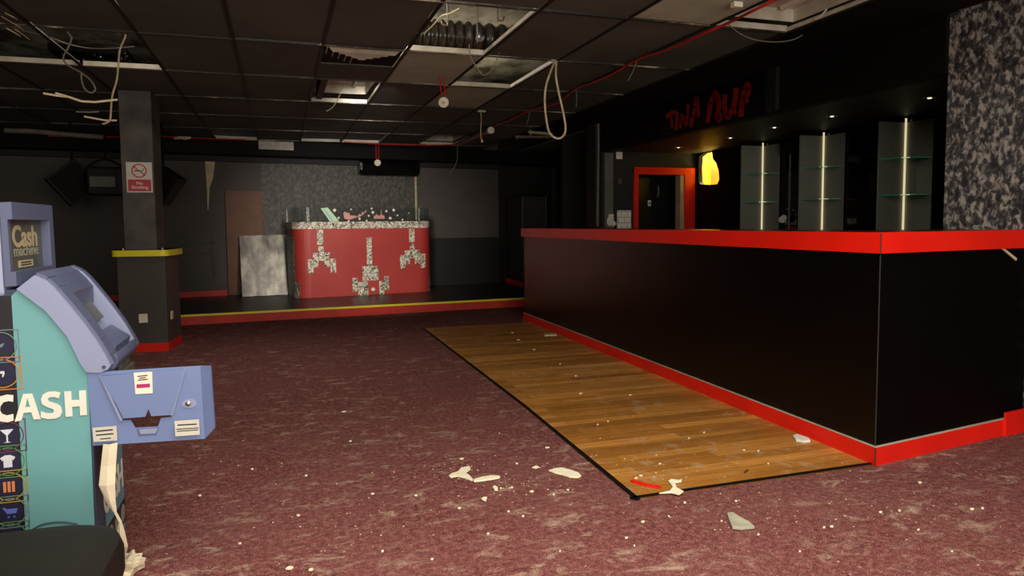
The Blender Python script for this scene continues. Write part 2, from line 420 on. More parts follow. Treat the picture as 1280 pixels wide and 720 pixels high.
# back-bar wall with the hole knocked through beside the corner
hole = [onX(*q, XB) for q in [(874, 196), (880, 191.5), (888, 190), (890, 190), (890, 195), (891.5, 199.5), (895, 203.5), (898, 213), (899, 224), (896.5, 230), (887, 231), (876, 230.5), (873.5, 227), (873, 210)]]
Mb = frame_M((XB, 0, 0), (0, -1, 0), (0, 0, 1))       # local x = -Y, y = Z, thickness towards -X
bwall = MB(); bwall.plate([(-YE-.62, 0), (-2.8, 0), (-2.8, 2.6), (-YE-.62, 2.6)], [[(-p.y, p.z) for p in hole]], frame_M((XB+.06, 0, 0), (0, -1, 0), (0, 0, 1)), .06)
struct('wall_bar_back', bwall, 'soffit_black', 'black wall behind the bar with a broken hole')
niche = MB(); X0, X1 = XB+.06, XB+.62
niche.quad((X1, 7.3, 1.3), (X1, 8.9, 1.3), (X1, 8.9, 2.5), (X1, 7.3, 2.5)); niche.quad((X0, 8.9, 1.3), (X1, 8.9, 1.3), (X1, 8.9, 2.5), (X0, 8.9, 2.5))
niche.quad((X0, 7.3, 1.3), (X1, 7.3, 1.3), (X1, 7.3, 2.5), (X0, 7.3, 2.5)); niche.quad((X0, 7.3, 1.3), (X1, 7.3, 1.3), (X1, 8.9, 1.3), (X0, 8.9, 1.3)); niche.quad((X0, 7.3, 2.5), (X1, 7.3, 2.5), (X1, 8.9, 2.5), (X0, 8.9, 2.5))
nq = onX(892, 212, XB+.34)
MB().box(XB+.3, XB+.36, nq.y-.22, nq.y, 1.32, 2.48).build('niche_stud', 'niche_orange')['kind'] = 'structure'
struct('wall_niche', niche, 'yellow_plaster', 'brightly lit yellow space seen through the hole')
# end wall with doorway
D0, D1, DZ = onY(797, 218, YE), onY(850, 218, YE), onY(797, 218, YE).z
Me = frame_M((0, YE, 0), (1, 0, 0), (0, 0, 1))
ew = MB(); ew.plate([(XF, 0), (XB, 0), (XB, 2.6), (XF, 2.6)], [[(D0.x, .0), (D1.x+.06, .0), (D1.x+.06, DZ), (D0.x, DZ)]], frame_M((0, YE+.12, 0), (1, 0, 0), (0, 0, 1)), .12)
struct('wall_bar_end', ew, 'wall_black', 'dark end wall with the red door frame')
struct('column_bar', MB().box(3.93, 4.09, 8.44, 8.72, 0, ZC), 'wall_black', 'black column past the far end of the bar')
# patterned pillar and the wall that carries on from it
struct('pillar_right', MB().box(XF+.02, XF+.5, 2.83, 3.43, 0, ZC), 'damask_pillar', 'silver and black mottled wallpaper pillar at the bar end')
struct('wall_right', MB().box(XF+.03, XF+.5, -3, 2.82, 0, ZC), 'wall_black')
struct('baseboard_right', MB().box(XF-.0, XF+.03, -3, 2.70, 0, .15), 'red_skirt')

# ------------------------------------------------------------------ ceiling
HOLES = {(0, 1), (1, 2), (-1, 3), (-1, 6), (0, 6), (2, 6), (3, 0), (-4, 2), (-5, 2), (-3, 6)}
VENTS = {(-1, 2)}
PALE = {(0, 2): 'grey_tile', (1, 3): 'grey_tile_dark', (2, 0): 'grey_tile'}
cl = MB(); g = .010
for i in range(-12, 12):
    for n in range(-5, 9):
        if (i, n) in HOLES or (i, n) in PALE or (i, n) in VENTS: continue
        x0, x1 = GX+.6*i+g, GX+.6*(i+1)-g; y0, y1 = GY+1.2*n+g, GY+1.2*(n+1)-g
        if i >= 4: continue
        x1 = min(x1, XF-.002)
        if n == 7 or n == 8:
            pass
        dz = [RND.uniform(-.002, .006) for _ in range(4)]
        cl.prism([V(x0, y0, ZC+.006+dz[0]), V(x1, y0, ZC+.006+dz[1]), V(x1, y1, ZC+.006+dz[2]), V(x0, y1, ZC+.006+dz[3])], (0, 0, .012))
for x0, x1, y0, y1 in ((XF+.1, 8, 8.6, 14),):
    cl.box(x0, x1, y0, y1, ZC+.006, ZC+.02)
struct('ceiling', cl, 'ceiling_black', 'black painted suspended ceiling with missing tiles')
struct('ceiling_margin', MB().box(GX+2.4+.004, XF-.002, -3, 9.9, ZC-.001, ZC+.014), 'ceiling_margin', 'plain black ceiling strip beside the bar bulkhead')
struct('ceiling_slab', MB().box(-6.4, 8, -3, 14, 2.88, 3.1), 'concrete', 'bare slab above the ceiling')
gb = MB(); gy = MB()
for i in range(-12, 5):
    x = GX+.6*i
    gy.box(x-.012, x+.012, GY-1.2*5, GY+1.2*9, ZC-.003, ZC+.004)
for n in range(-5, 10):
    y = GY+1.2*n
    gb.box(GX-.6*12, GX+2.4, y-.008, y+.008, ZC-.0045, ZC+.0045)
struct('ceiling_grid', gy, 'grid_dark', 'black ceiling grid runners')
struct('ceiling_grid', gb, 'grid_bar', 'black suspended ceiling grid with flaking paint and painted highlights')
up = MB()      # upstanding webs left round each missing tile
for (i, n) in HOLES:
    x0, x1 = GX+.6*i, GX+.6*(i+1); y0, y1 = GY+1.2*n, GY+1.2*(n+1)
    up.box(x0+.012, x1-.012, y1-.016, y1-.013, ZC+.004, ZC+.042)
    up.box(x1-.016, x1-.013, y0+.012, y1-.02, ZC+.004, ZC+.03)
struct('ceiling_trim', up, 'pale_metal', 'bare pale metal edges of the tile openings')
for (i, n), mt in PALE.items():
    x0, x1 = GX+.6*i+g, GX+.6*(i+1)-g; y0, y1 = GY+1.2*n+g, GY+1.2*(n+1)-g
    o = MB().box(x0, x1, y0, y1, ZC+.0065, ZC+.018, .002).build('ceiling_tile', mt)
    lb = {(0, 2): 'bare grey ceiling tile carrying the nearer red-wired sensor base', (1, 3): 'bare grey ceiling tile just beyond the second opening', (2, 0): 'bare grey ceiling tile beside the hole under the red cable'}[(i, n)]
    tag(o, lb, 'ceiling tile')
# air diffuser
x0, x1 = GX-.6+.012, GX-.012; y0, y1 = GY+2.4+.012, GY+3.6-.012
vt = thing('air_diffuser', 'square black air vent with pale lit-side louvres in the ceiling', 'air vent', ((x0+x1)/2, y0+.3, ZC))
MB().box(x0, x1, y0+.6, y1, ZC+.006, ZC+.016).build('blank_panel', 'ceiling_black', vt)
mv = MB(); cx_, cy_ = (x0+x1)/2, y0+.30
for k in range(5):
    a = .27-.05*k; b_ = a-.045
    mv.hexa([(cx_-a, cy_-a, ZC+.012), (cx_+a, cy_-a, ZC+.012), (cx_+b_, cy_-b_, ZC-.022), (cx_-b_, cy_-b_, ZC-.022)], [(cx_-a, cy_-a, ZC+.015), (cx_+a, cy_-a, ZC+.015), (cx_+b_, cy_-b_, ZC-.019), (cx_-b_, cy_-b_, ZC-.019)])
    mv.box(cx_-a, cx_-a+.007, cy_-a, cy_-a+.20+.02*k, ZC-.004, ZC+.012)
mv.build('louvres', 'pale_metal', vt)  # only the side catching light gets pale blades; the rest stays black
MB().box(x0, x1, y0, y0+.598, ZC+.016, ZC+.02).build('backing', 'soffit_black', vt)
# flexible duct above the first hole
du = thing('flexible_duct', 'black corrugated flexible duct above the largest ceiling opening', 'duct', (1.2, 4.95, 2.6))
dy = onz(585, 47, 2.63).y
cen = [V(.45, dy+.1, 2.72), V(.75, dy+.02, 2.65), V(1.05, dy, 2.63), V(1.45, dy+.0, 2.63), V(2.0, dy+.04, 2.64)]
dd = MB()
L = 150; pts = []
for k in range(L+1):
    t = k/L*(len(cen)-1); i = min(int(t), len(cen)-2); f_ = t-i
    p0_, p1_, p2_, p3_ = cen[max(i-1, 0)], cen[i], cen[i+1], cen[min(i+2, len(cen)-1)]
    pts.append(.5*((2*p1_)+(p2_-p0_)*f_+(2*p0_-5*p1_+4*p2_-p3_)*f_*f_+(3*p1_-p0_-3*p2_+p3_)*f_**3))
dd.tube(pts, lambda t: .108+.013*math.sin(t*2*PI*25), 18, smooth=False).build('duct_hose', 'duct_black', du, smooth=True)
MB().tube([V(.62, dy-.1, 2.62), V(.62, dy+.04, 2.56), V(.62, dy+.2, 2.62)], .012).build('band', 'hanger_steel', du)
# hooks hanging in that hole
for k, (x, y, z0, z1) in enumerate([(558.5, 5.0, 6, 31), (596, 10.0, 8, 50), (621, 5.0, 11, 25)]):
    Yh = [4.85, 4.72, 4.62][k]
    a = onY(x, z0, Yh); b_ = onY(x+1, z1, Yh); sgn = -1 if k == 0 else 1
    hk = MB().tube([V(a.x, Yh, 2.88), V(b_.x, Yh, b_.z+.02), V(b_.x+.008*sgn, Yh, b_.z), V(b_.x+.035*sgn, Yh, b_.z), V(b_.x+.045*sgn, Yh, b_.z+.03)], .006, 6)
    tag(hk.build('hanger_hook', 'hanger_steel', None, True), ['steel hanger hook at the end of the corrugated duct opening nearest the vent', 'long steel hanger hook hanging in front of the middle of the corrugated duct', 'short steel hanger hook above the corrugated duct, closest to the looped cable'][k], 'hook')
struct('ceiling_beam', MB().box(GX-.6*1+.06, GX-.6*1+.12, GY+3.7, GY+4.75, ZC+.02, ZC+.42), 'black_plastic')

# recessed pale light boxes inside the back row openings
def lightbox(i, n, lab, lift=.05):
    x0, x1 = GX+.6*i+.03, GX+.6*(i+1)-.03; y0, y1 = GY+1.2*n+.1, GY+1.2*n+1.1
    t = thing('light_fitting', lab, 'light fitting', ((x0+x1)/2, (y0+y1)/2, ZC+lift))
    b_ = MB(); b_.box(x0, x1, y0, y1, ZC+lift+.08, ZC+lift+.09); b_.box(x0, x0+.01, y0, y1, ZC+lift, ZC+lift+.09); b_.box(x1-.01, x1, y0, y1, ZC+lift, ZC+lift+.09); b_.box(x0, x1, y1-.01, y1, ZC+lift, ZC+lift+.09)
    b_.build('tray', 'pale_metal', t)
    MB().box(x0+.12, x0+.15, y0+.05, y1-.05, ZC+lift+.055, ZC+lift+.08).build('lamp_holder', 'white_plastic', t)
    MB().box(x1-.15, x1-.12, y0+.05, y1-.05, ZC+lift+.055, ZC+lift+.08).build('lamp_holder', 'white_plastic', t)
lightbox(-1, 3, 'open pale metal light fitting in the ceiling opening beyond the air vent', .08)
lightbox(2, 6, 'pale metal light fitting in the back row opening near the hanging tube')
lightbox(3, 0, 'broken pale metal light fitting in the ceiling beside the red cable', .04)

# ------------------------------------------------------------------ cables and things hanging from the ceiling
def cable(name, lab, cat, pts, r, mt, seg=6):
    return tag(MB().tube(pts, r, seg).build(name, mt, None, True), lab, cat)
Zr = ZC-.012
rc = [onz(975, -3, Zr), onz(940, 14, Zr-.03), onz(912, 28, Zr-.01), onz(880, 42, Zr-.03), onz(840, 60, Zr-.03), onz(796, 75, Zr), onz(765, 93, Zr-.03), onz(742, 103, Zr-.03), onz(720, 111, Zr), onz(700, 127, Zr-.03), onz(680, 134, Zr-.02), onz(662, 138, Zr), onz(640, 149, Zr-.02), onz(620, 157, Zr-.01), onz(612, 164, Zr-.02), onz(600, 174, Zr-.02), onz(575, 180, Zr-.02), onz(540, 181.5, Zr-.02), onz(500, 181, Zr-.02), onz(470, 180, Zr-.02), onz(430, 177.5, Zr-.02)]
cable('red_cable', 'long red cable clipped along the ceiling from the top edge to the back', 'cable', rc, .0085, 'cable_red')
yb_ = rc[-1]
cable('red_cable', 'red cable run along the bulkhead at the back, behind the boxed post', 'cable', [onP(x, y, BWA, BWB, .52) for x, y in [(432, 178), (400, 176), (365, 175), (325, 174.5), (280, 174), (230, 172), (200, 170.5), (150, 171), (100, 171), (60, 170)]], .011, 'cable_red')
def wires(labs, lst):
    pass
Yl = 4.0
lp = onz(694, 76, ZC)
cable('looped_cable', 'long cream cable hanging in a loop from the ceiling', 'cable', [V(lp.x, lp.y, ZC)]+[onY(x, y, lp.y) for x, y in [(690, 85), (683, 106), (681, 125), (683, 150), (687, 166), (696, 173), (704, 170), (707, 160), (704, 140), (699, 118), (695, 95)]]+[V(lp.x+.01, lp.y, ZC)], .0085, 'cable_cream', 8)
a = onz(605, 66, ZC)
cable('thin_cable', 'thin grey wire drooping from the duct opening in a small loop', 'cable', [V(a.x-.12, a.y-.02, ZC+.05)]+[onY(x, y, a.y-.02) for x, y in [(588, 70), (596, 84), (604, 94), (612, 90), (619, 80), (625, 62)]], .004, 'cable_grey')
a = onz(545, 22, ZC+.05)
cable('pale_wire', 'pale wire curling through the left end of the duct opening', 'cable', [onz(*q, ZC+.12) for q in [(530, 42), (540, 33), (552, 20), (562, 17), (575, 10)]], .006, 'cable_cream')
a = onz(434, 113, ZC)
cable('loose_wire', 'loose pale wire poking down from the light fitting beyond the vent', 'cable', [V(a.x, a.y, ZC+.04)]+[onY(x, y, a.y) for x, y in [(430, 107), (422, 124), (416, 134), (408, 139)]], .0055, 'cable_cream')
a = onz(84, 40, ZC)
cable('grey_flex', 'grey flex hanging in a tight loop over the cash machine', 'cable', [V(a.x, a.y, ZC)]+[onY(x, y, a.y) for x, y in [(89, 48), (84, 62), (79, 72), (84, 81), (100, 90), (113, 100), (119, 111), (114, 116), (106, 111), (102, 100), (102, 92)]], .006, 'cable_grey')
a = onz(157, 43, ZC)
cable('cream_flex', 'straight cream flex hanging near the post with the red sign', 'cable', [V(a.x, a.y, ZC)]+[onY(x, y, a.y) for x, y in [(156, 48), (150, 62), (148, 80), (146, 100), (140, 122), (138, 148), (134, 153), (128, 155)]], .0062, 'cable_cream')
a = onz(45, 42, ZC)
cable('sagging_wire', 'thin grey wire sagging across the far left ceiling opening', 'cable', [onz(*q, ZC+z) for q, z in [((28, 38), .03), ((60, 46), .01), ((85, 55), 0), ((110, 60), 0), ((140, 60.5), .0), ((168, 58), .03)]], .0045, 'cable_grey')
# torn strips
def strip(name, lab, cat, pts, w, mt, th=.004):
    mb = MB(); P = [V(p) for p in pts]
    for a, b_ in zip(P, P[1:]):
        d = (b_-a).normalized(); n = d.cross(V(0, 1, 0)).normalized()*w
        mb.prism([a-n, b_-n, b_+n, a+n], V(0, th, 0))
    return tag(mb.build(name, mt), lab, cat)
Yt = 4.9
strip('torn_strip', 'uppermost torn cream strip hanging under the ceiling at far left', 'torn strip', [onY(x, y, Yt) for x, y in [(54, 116.5), (68, 119), (85, 121), (101, 126.5), (119, 127.5), (133, 126), (147, 124.5)]], .006, 'cream')
strip('torn_strip', 'short torn cream strip splintered off the upper left strip', 'torn strip', [onY(x, y, Yt-.01) for x, y in [(69, 116), (80, 119), (92, 123), (101, 126)]], .005, 'cream')
Yt2 = 5.4
strip('torn_strip', 'lowest torn cream strip, beside the top of the post', 'torn strip', [onY(x, y, Yt2) for x, y in [(105, 145.5), (118, 148), (132, 150.5), (146, 150.5)]], .0055, 'cream')
strip('torn_strip', 'small grey-green torn strip between the two cream strips', 'torn strip', [onY(x, y, Yt2+.05) for x, y in [(95, 139.5), (105, 140), (112, 140.2), (124, 139.5)]], .0045, 'cable_grey')
# red-wired sensor bases
def sensor(px, py, zc_px, rad, lab):
    top = onz(px-6, zc_px, ZC); c_ = onY(px, py, top.y)
    t = thing('sensor_base', lab, 'sensor base', c_)
    ax = (CAM-c_).normalized(); ax.z = -.25
    MB().lathe([(rad*.55, -.022), (rad, -.018), (rad, .0), (rad*.93, .010), (rad*.4, .014)], c_, ax, 20).build('round_base', 'white_plastic', t, True)
    MB().lathe([(rad*.3, .012), (rad*.3, .018), (rad*.1, .020)], c_, ax, 12).build('terminal', 'cable_cream', t, True)
    MB().tube([top, c_+V(-.012, 0, .05), c_+V(0, .01, rad*.6)], .0065, 6).build('red_wire', 'cable_red', t, True)
    MB().tube([top+V(.05, 0, 0), c_+V(.012, 0, .06), c_+V(.004, .01, rad*.6)], .0065, 6).build('red_wire', 'cable_red', t, True)
sensor(554.5, 128, 95.5, .047, 'round white sensor base dangling on red wires from a grey tile')
t_ = onP(470, 180, BWA, BWB, .53)
sb = onP(472, 203.5, BWA, BWB, .53)
sn = thing('sensor_base', 'small white sensor base dangling in front of the black wall unit', 'sensor base', sb)
MB().lathe([(.03, -.02), (.052, -.015), (.052, .0), (.03, .012)], sb, (-.2, -1, -.2), 18).build('round_base', 'white_plastic', sn, True)
MB().tube([t_, sb+V(-.02, 0, .1), sb+V(-.01, .01, .04)], .008, 6).build('red_wire', 'cable_red', sn, True)
MB().tube([t_+V(.04, 0, 0), sb+V(.02, 0, .12), sb+V(.01, .01, .04)], .008, 6).build('red_wire', 'cable_red', sn, True)
# pull cord with a white knob
a = onz(600, 138, ZC)
pc = thing('pull_cord', 'short cream pull cord with a white tip in front of the tube', 'cord', (a.x, a.y, ZC))
MB().tube([V(a.x, a.y, ZC)]+[onY(x, y, a.y) for x, y in [(601.5, 146), (601, 160), (601, 170), (602, 175)]], .006, 6).build('cord', 'cable_cream', pc, True)
MB().blob(onY(602.5, 176.5, a.y), .014, .014, .016, 0, 1).build('tip', 'white_plastic', pc, True)
MB().box(a.x-.03, a.x+.06, a.y-.02, a.y+.02, ZC-.02, ZC).build('rose', 'cable_cream', pc)
# hanging tube fitting
A_, B_ = onz(576, 178.5, ZC-.07), onz(613, 163, ZC-.07)
tb = thing('fluorescent_tube', 'pale tube lamp hanging loose from the ceiling towards the back', 'tube lamp', (A_+B_)/2)
MB().tube([A_, B_], .035, 12, smooth=False).build('tube', 'cable_grey', tb, True)
d = (B_-A_).normalized(); MB().tube([B_-d*.03, B_+d*.03], .045, 14, smooth=False).build('end_cap', 'white_plastic', tb, True)
MB().tube([A_-V(0, 0, .0), A_+V(0, 0, .02)], .01, 6, smooth=False).build('hanger', 'hanger_steel', tb)
cable('bent_wire', 'thin pale wire hanging down before the back wall, beside the tube', 'cable', [onY(x, y, 11.1) for x, y in [(569.5, 169), (571.5, 182), (571.5, 198), (568.5, 208), (562, 216)]], .007, 'cable_grey')
for k, (x0, y0, x1, y1, r) in enumerate([(661, 165, 690, 167.5, .02), (644, 171, 690, 170.5, .022)]):
    A_, B_ = onz(x0, y0, ZC-.03), onz(x1, y1, ZC-.03)
    mb = MB().tube([A_, B_], r, 8, smooth=False); mb.tube([A_+V(.03, 0, .03), A_+V(.03, 0, -.04)], .01, 6, smooth=False)
    tag(mb.build('cable_tray', 'cable_cream' if k == 0 else 'cable_grey', None, True), ['upper pale trunking strip behind the looped cable', 'lower grey trunking strip behind the looped cable'][k], 'trunking')
# short dangling ties
for k, (x, y0, x1, y1) in enumerate([(796, 76, 785, 101), (720, 112, 720, 134), (662, 139, 658, 156)]):
    a = onz(x, y0, ZC-.02)
    cable('cable_tie', ['pale tie tail dangling from the red cable nearest the red lettering', 'pale tie tail dangling from the red cable just right of the loop', 'pale tie tail dangling from the red cable left of the loop'][k], 'cable tie', [a, onY((x+x1)/2+1, (y0+y1)/2, a.y), onY(x1, y1, a.y)], .004, 'cable_grey', 5)
# light fragments near the top of the photo
a = onz(921, 3, ZC)
tag(MB().box(a.x-.03, a.x+.03, a.y-.02, a.y+.02, ZC-.03, ZC+.001, .004).build('connector_block', 'white_plastic'), 'white plastic connector stuck on the ceiling above the red cable', 'connector')
a = onz(1019, 23, ZC)
cable('white_rod', 'thin white rod hanging over the broken light fitting', 'rod', [V(a.x-.02, a.y-.12, ZC+.02), V(a.x-.01, a.y-.06, ZC-.003), V(a.x, a.y, ZC-.005)], .005, 'white_plastic')
cable('drooping_wire', 'thin dark wire drooping below the broken light fitting', 'cable', [onz(910, 30, ZC)]+[onY(x, y, onz(940, 47, ZC-.06).y) for x, y in [(925, 42), (945, 50), (970, 52.5), (990, 50), (1003, 44)]], .004, 'cable_grey')
# bits on back wall top and left ceiling
for k, (x, y, w) in enumerate([(195, 169.5, .09), (226, 170.5, .10)]):
    a = onP(x, y, BWA, BWB, .51)
    tag(MB().blob(a, .12 if k else .1, .03, .045 if k else .03, .3, k+3, 2).build('torn_paper', 'paper', None), ['small torn paper scrap on the bulkhead next to the post', 'larger torn paper scrap on the bulkhead right of the post'][k], 'paper scrap')
a, b_ = onP(264, 169, BWA, BWB, .53), onP(319, 173, BWA, BWB, .53)
tag(MB().prism([a, V(b_.x, b_.y, a.z-.01), b_, V(a.x+.06, a.y, b_.z)], un*.01).build('pale_batten', 'white_plastic'), 'long pale batten lying along the bulkhead above the torn wallpaper', 'batten')
for (xa, xb, yt, yb__, lab) in [(375, 424, 173.2, 176.5, 'pale strip of bare metal edging above the wallpaper, left piece'), (430, 475, 174.8, 178.6, 'pale strip of bare metal edging above the black wall unit, right piece')]:
    a, b_ = onP(xa, yt, BWA, BWB, .55), onP(xb, yb__, BWA, BWB, .55)
    tag(MB().prism([a, V(b_.x, b_.y, a.z-.02), b_, V(a.x, a.y, b_.z+.015)], un*.012).build('edge_strip', 'pale_metal'), lab, 'metal strip')
tq = onP(478, 191, BWA, BWB, .3)
tag(MB().blob(tq, .30, .10, .05, .3, 77, 2).build('insulation_scrap', 'cream'), 'ragged tan scrap of insulation lying just above the black wall unit', 'insulation scrap')
pf = MB()
for k in range(11):
    a = onP(260+k*3.6, 160.3, BWA, BWB, 1.2); pf.blob(a, .011, .011, .008, 0, k, 1)
a, b_ = onP(257, 160, BWA, BWB, 1.2), onP(300, 160.5, BWA, BWB, 1.2)
pg = thing('vent_grille', 'row of small pale vent slots in the ceiling above the torn wallpaper', 'vent grille', (a+b_)/2)
pf.build('slots', 'pale_metal', pg); MB().box(a.x-.05, b_.x+.05, a.y-.1, a.y+.15, a.z+.01, a.z+.02).build('grille_plate', 'ceiling_black', pg)
a, b_ = onY(6, 163, 9.6), onY(82, 168, 9.6)
tag(MB().tube([a, (a+b_)/2+V(0, 0, .01), b_, b_+V(.4, 0, -.02)], .03, 10).build('pipe', 'cable_grey', None, True), 'grey pipe running under the ceiling at far left', 'pipe')
# rubble in the left ceiling opening
lb_ = thing('broken_fitting', 'broken dark light fitting with glinting reflector in the far left opening', 'light fitting', onz(120, 78, ZC+.06))
c0 = onz(125, 76, ZC+.1)
MB().box(c0.x-.30, c0.x+.25, c0.y-.3, c0.y+.25, ZC+.1, ZC+.16, .01).build('housing', 'black_gloss', lb_)
for k in range(14): MB().blob(V(c0.x+RND.uniform(-.25, .25), c0.y+RND.uniform(-.3, .1), ZC+.095), .012, .012, .006, .3, k, 1).build('reflector_chip', 'steel', lb_)
a = onz(18, 30, ZC)
wb = MB()
for k, (q0_, q1_) in enumerate([((3, 22), (27, 36)), ((8, 18), (20, 24)), ((10, 37), (24, 45)), ((20, 38), (36, 49))]):
    A_, B_ = onz(*q0_, ZC-.005), onz(*q1_, ZC-.012); n = V(0, .025, 0)
    wb.prism([A_-n, B_-n, B_+n, A_+n], (0, 0, .006))
tag(wb.build('splintered_board', 'cream'), 'splintered pale board at the far left edge of the ceiling', 'broken board')

# ------------------------------------------------------------------ back wall things
brd = [bw(281, 238, .03), bw(327, 238, .03)]
zt = brd[0].z
tag(MB().prism([V(brd[0].x, brd[0].y, SZ+.003), V(brd[1].x, brd[1].y, SZ+.003), V(brd[1].x, brd[1].y, zt), V(brd[0].x, brd[0].y, zt)], un*.03, .003).build('timber_board', 'brown_board'), 'tall brown timber board standing against the back wall', 'board')
q = [onP(303, 372, BWA, BWB, .42), onP(360.5, 369.5, BWA, BWB, .42), onP(361.5, 293.5, BWA, BWB, .12), onP(299, 295, BWA, BWB, .12)]
q[0].z = q[1].z = SZ+.002
nn = (q[1]-q[0]).cross(q[3]-q[0]).normalized()
tag(MB().prism(q, nn*.012).build('metal_sheet', 'metal_sheet'), 'scuffed grey metal sheet leaning beside the red booth', 'sheet')
tw = [bw(x, y, .012) for x, y in [(256, 198), (269, 198), (266.5, 222), (262, 235), (260.5, 262), (259.5, 263), (258.5, 235)]]
tag(MB().prism(tw, un*.006).build('torn_wallpaper', 'cream'), 'long cream tear hanging down the dark back wall', 'torn wallpaper')
# old panel moulding on the wall left of the brown board
pm = MB()
for (x0, y0, x1, y1) in [(225, 307, 270, 305), (225, 318, 264, 318), (262, 292, 267, 345)]:
    a, b_ = bw(x0, y0, .0), bw(x1, y1, .0)
    if abs(x1-x0) > 10: pm.prism([a, b_, b_+V(0, 0, .03), a+V(0, 0, .03)], un*.025)
    else: pm.prism([a, a+ua*.05, V((b_+ua*.05).x, (b_+ua*.05).y, b_.z), b_], un*.025)
struct('trim_4', pm, 'wall_dado')
# air conditioner
ac0, ac1 = bw(446, 199, .0), bw(520, 220, .0)
ac = thing('wall_unit', 'glossy black air conditioning unit high on the patterned wall', 'air conditioner', (ac0+V(ac1.x, ac1.y, ac0.z))/2)
zb, zt = 2.03, 2.28
prof = [(0, zb), (.13, zb+.02), (.19, zb+.07), (.2, zt-.05), (.17, zt), (0, zt)]
a0 = V(ac0.x, ac0.y, 0); a1 = V(ac1.x, ac1.y, 0)
MB().prism([a0+un*(o_+.012)+V(0, 0, z) for o_, z in prof], a1-a0, .006).build('casing', 'ac_black', ac)
MB().prism([a0+ua*.03+un*(o_+.012)+V(0, 0, z) for o_, z in [(.195, zb+.075), (.216, zb+.09), (.216, zt-.06), (.2, zt-.05)]], (a1-a0)-ua*.06).build('front_cover', 'black_gloss', ac)
MB().prism([a0+ua*.03+un*(o_+.012)+V(0, 0, z) for o_, z in [(.125, zb+.012), (.15, zb+.002), (.192, zb+.05), (.185, zb+.06)]], (a1-a0)-ua*.06).build('air_flap', 'black_plastic', ac)
a, b_ = bw(519.5, 221, .03), bw(522, 275, .03)
tag(MB().tube([a, V(a.x, a.y, b_.z)], .022, 10, smooth=False).build('conduit', 'cable_cream', None, True), 'cream conduit dropping from the black wall unit behind the booth', 'conduit')

# ------------------------------------------------------------------ DJ booth
ud = V(2.312-.263, 11.112-10.77, 0).normalized(); nd = V(ud.y, -ud.x, 0)     # along the front / towards the room
L0 = onz(368, 372, SZ); R0 = V(2.335, 11.115, SZ)
O = V(R0.x, R0.y, 0)-ud*2.16; W = 2.16
bo = thing('dj_booth', 'red DJ booth with rounded corners and black and white collage motifs', 'booth', (O+ud*W/2-nd*.3+V(0, 0, SZ)))
def curve_pts(inset=0, rad=.22, depth=.62, n=8):
    P = []
    P.append(O-nd*depth+ud*inset)
    for k in range(n+1):
        t = k/n*PI/2; P.append(O+ud*(rad-(rad-inset)*math.cos(t))-nd*(rad-(rad-inset)*math.sin(t)))
    for k in range(n+1):
        t = k/n*PI/2; P.append(O+ud*(W-rad+(rad-inset)*math.sin(t))-nd*(rad-(rad-inset)*math.cos(t)))
    P.append(O+ud*(W-inset)-nd*depth); return P
def shell(z0, z1, inset, th):
    a = curve_pts(inset); b_ = curve_pts(inset+th); mb = MB()
    for i in range(len(a)-1):
        mb.hexa([p+V(0, 0, z0) for p in (a[i], a[i+1], b_[i+1], b_[i])], [p+V(0, 0, z1) for p in (a[i], a[i+1], b_[i+1], b_[i])])
    return mb
def fp(px, py, off=0): return onP(px, py, O, O+ud, off)
zR = fp(450, 285.5).z; zK = fp(450, 277).z; zG = fp(450, 259.5).z
shell(SZ+.002, zR, .0, .03).build('red_front', 'red_booth', bo, True)
shell(zR, zK, -.006, .04).build('collage_band', 'collage', bo, True)
shell(zK, zG, .004, .010).build('acrylic_screen', 'clear_acrylic', bo, True)
MB().prism([p+V(0, 0, zR-.05) for p in curve_pts(.035)], (0, 0, .03)).build('worktop', 'black_plastic', bo)
def block(x0, y0, x1, y1, off=.003, mt='collage', name='motif_block', to=bo, zmin=None):
    a = fp(x0, y0); b_ = fp(x1, y1)
    z1_, z0_ = a.z, max(b_.z, SZ+.003)
    A2 = V(a.x, a.y, 0); B2 = V(fp(x1, y0).x, fp(x1, y0).y, 0)
    return MB().prism([A2+V(0, 0, z0_), B2+V(0, 0, z0_), B2+V(0, 0, z1_), A2+V(0, 0, z1_)], nd*off).build(name, mt, to)
k5 = 220/1131; cxy = lambda x, y: (340+x*k5, 240+y*k5)
for (x0, y0, x1, y1) in [(288, 243, 328, 338), (297, 349, 332, 442), (262, 392, 297, 483), (335, 388, 370, 480), (229, 432, 266, 523), (374, 428, 410, 519),
                         (880, 236, 915, 322), (886, 334, 915, 425), (853, 376, 886, 464), (917, 372, 952, 460), (822, 405, 856, 492), (955, 398, 985, 486),
                         (607, 292, 640, 476), (580, 478, 683, 566), (516, 552, 550, 640), (553, 577, 618, 668), (688, 572, 719, 668), (719, 540, 750, 628)]:
    block(*cxy(x0, y0), *cxy(x1, y1))
# dark collage strips on the rounded ends
ea = curve_pts(-.004)
def endstrip(i0, i1, z0, z1):
    mb = MB()
    for i in range(i0, i1): mb.quad(ea[i]+V(0, 0, z0), ea[i+1]+V(0, 0, z0), ea[i+1]+V(0, 0, z1), ea[i]+V(0, 0, z1))
    mb.build('collage_strip', 'collage_dark', bo)
endstrip(0, 3, SZ+.002, zR-.12); endstrip(3, 5, SZ+.002, SZ+.24); endstrip(16, 19, SZ+.002, zR-.12); endstrip(14, 16, SZ+.002, SZ+.26)
c_ = fp(*cxy(650, 627)); kn = MB().lathe([(.034, 0), (.034, .01), (.024, .022), (.01, .024)], c_, nd, 20).build('round_knob', 'white_plastic', bo, True)
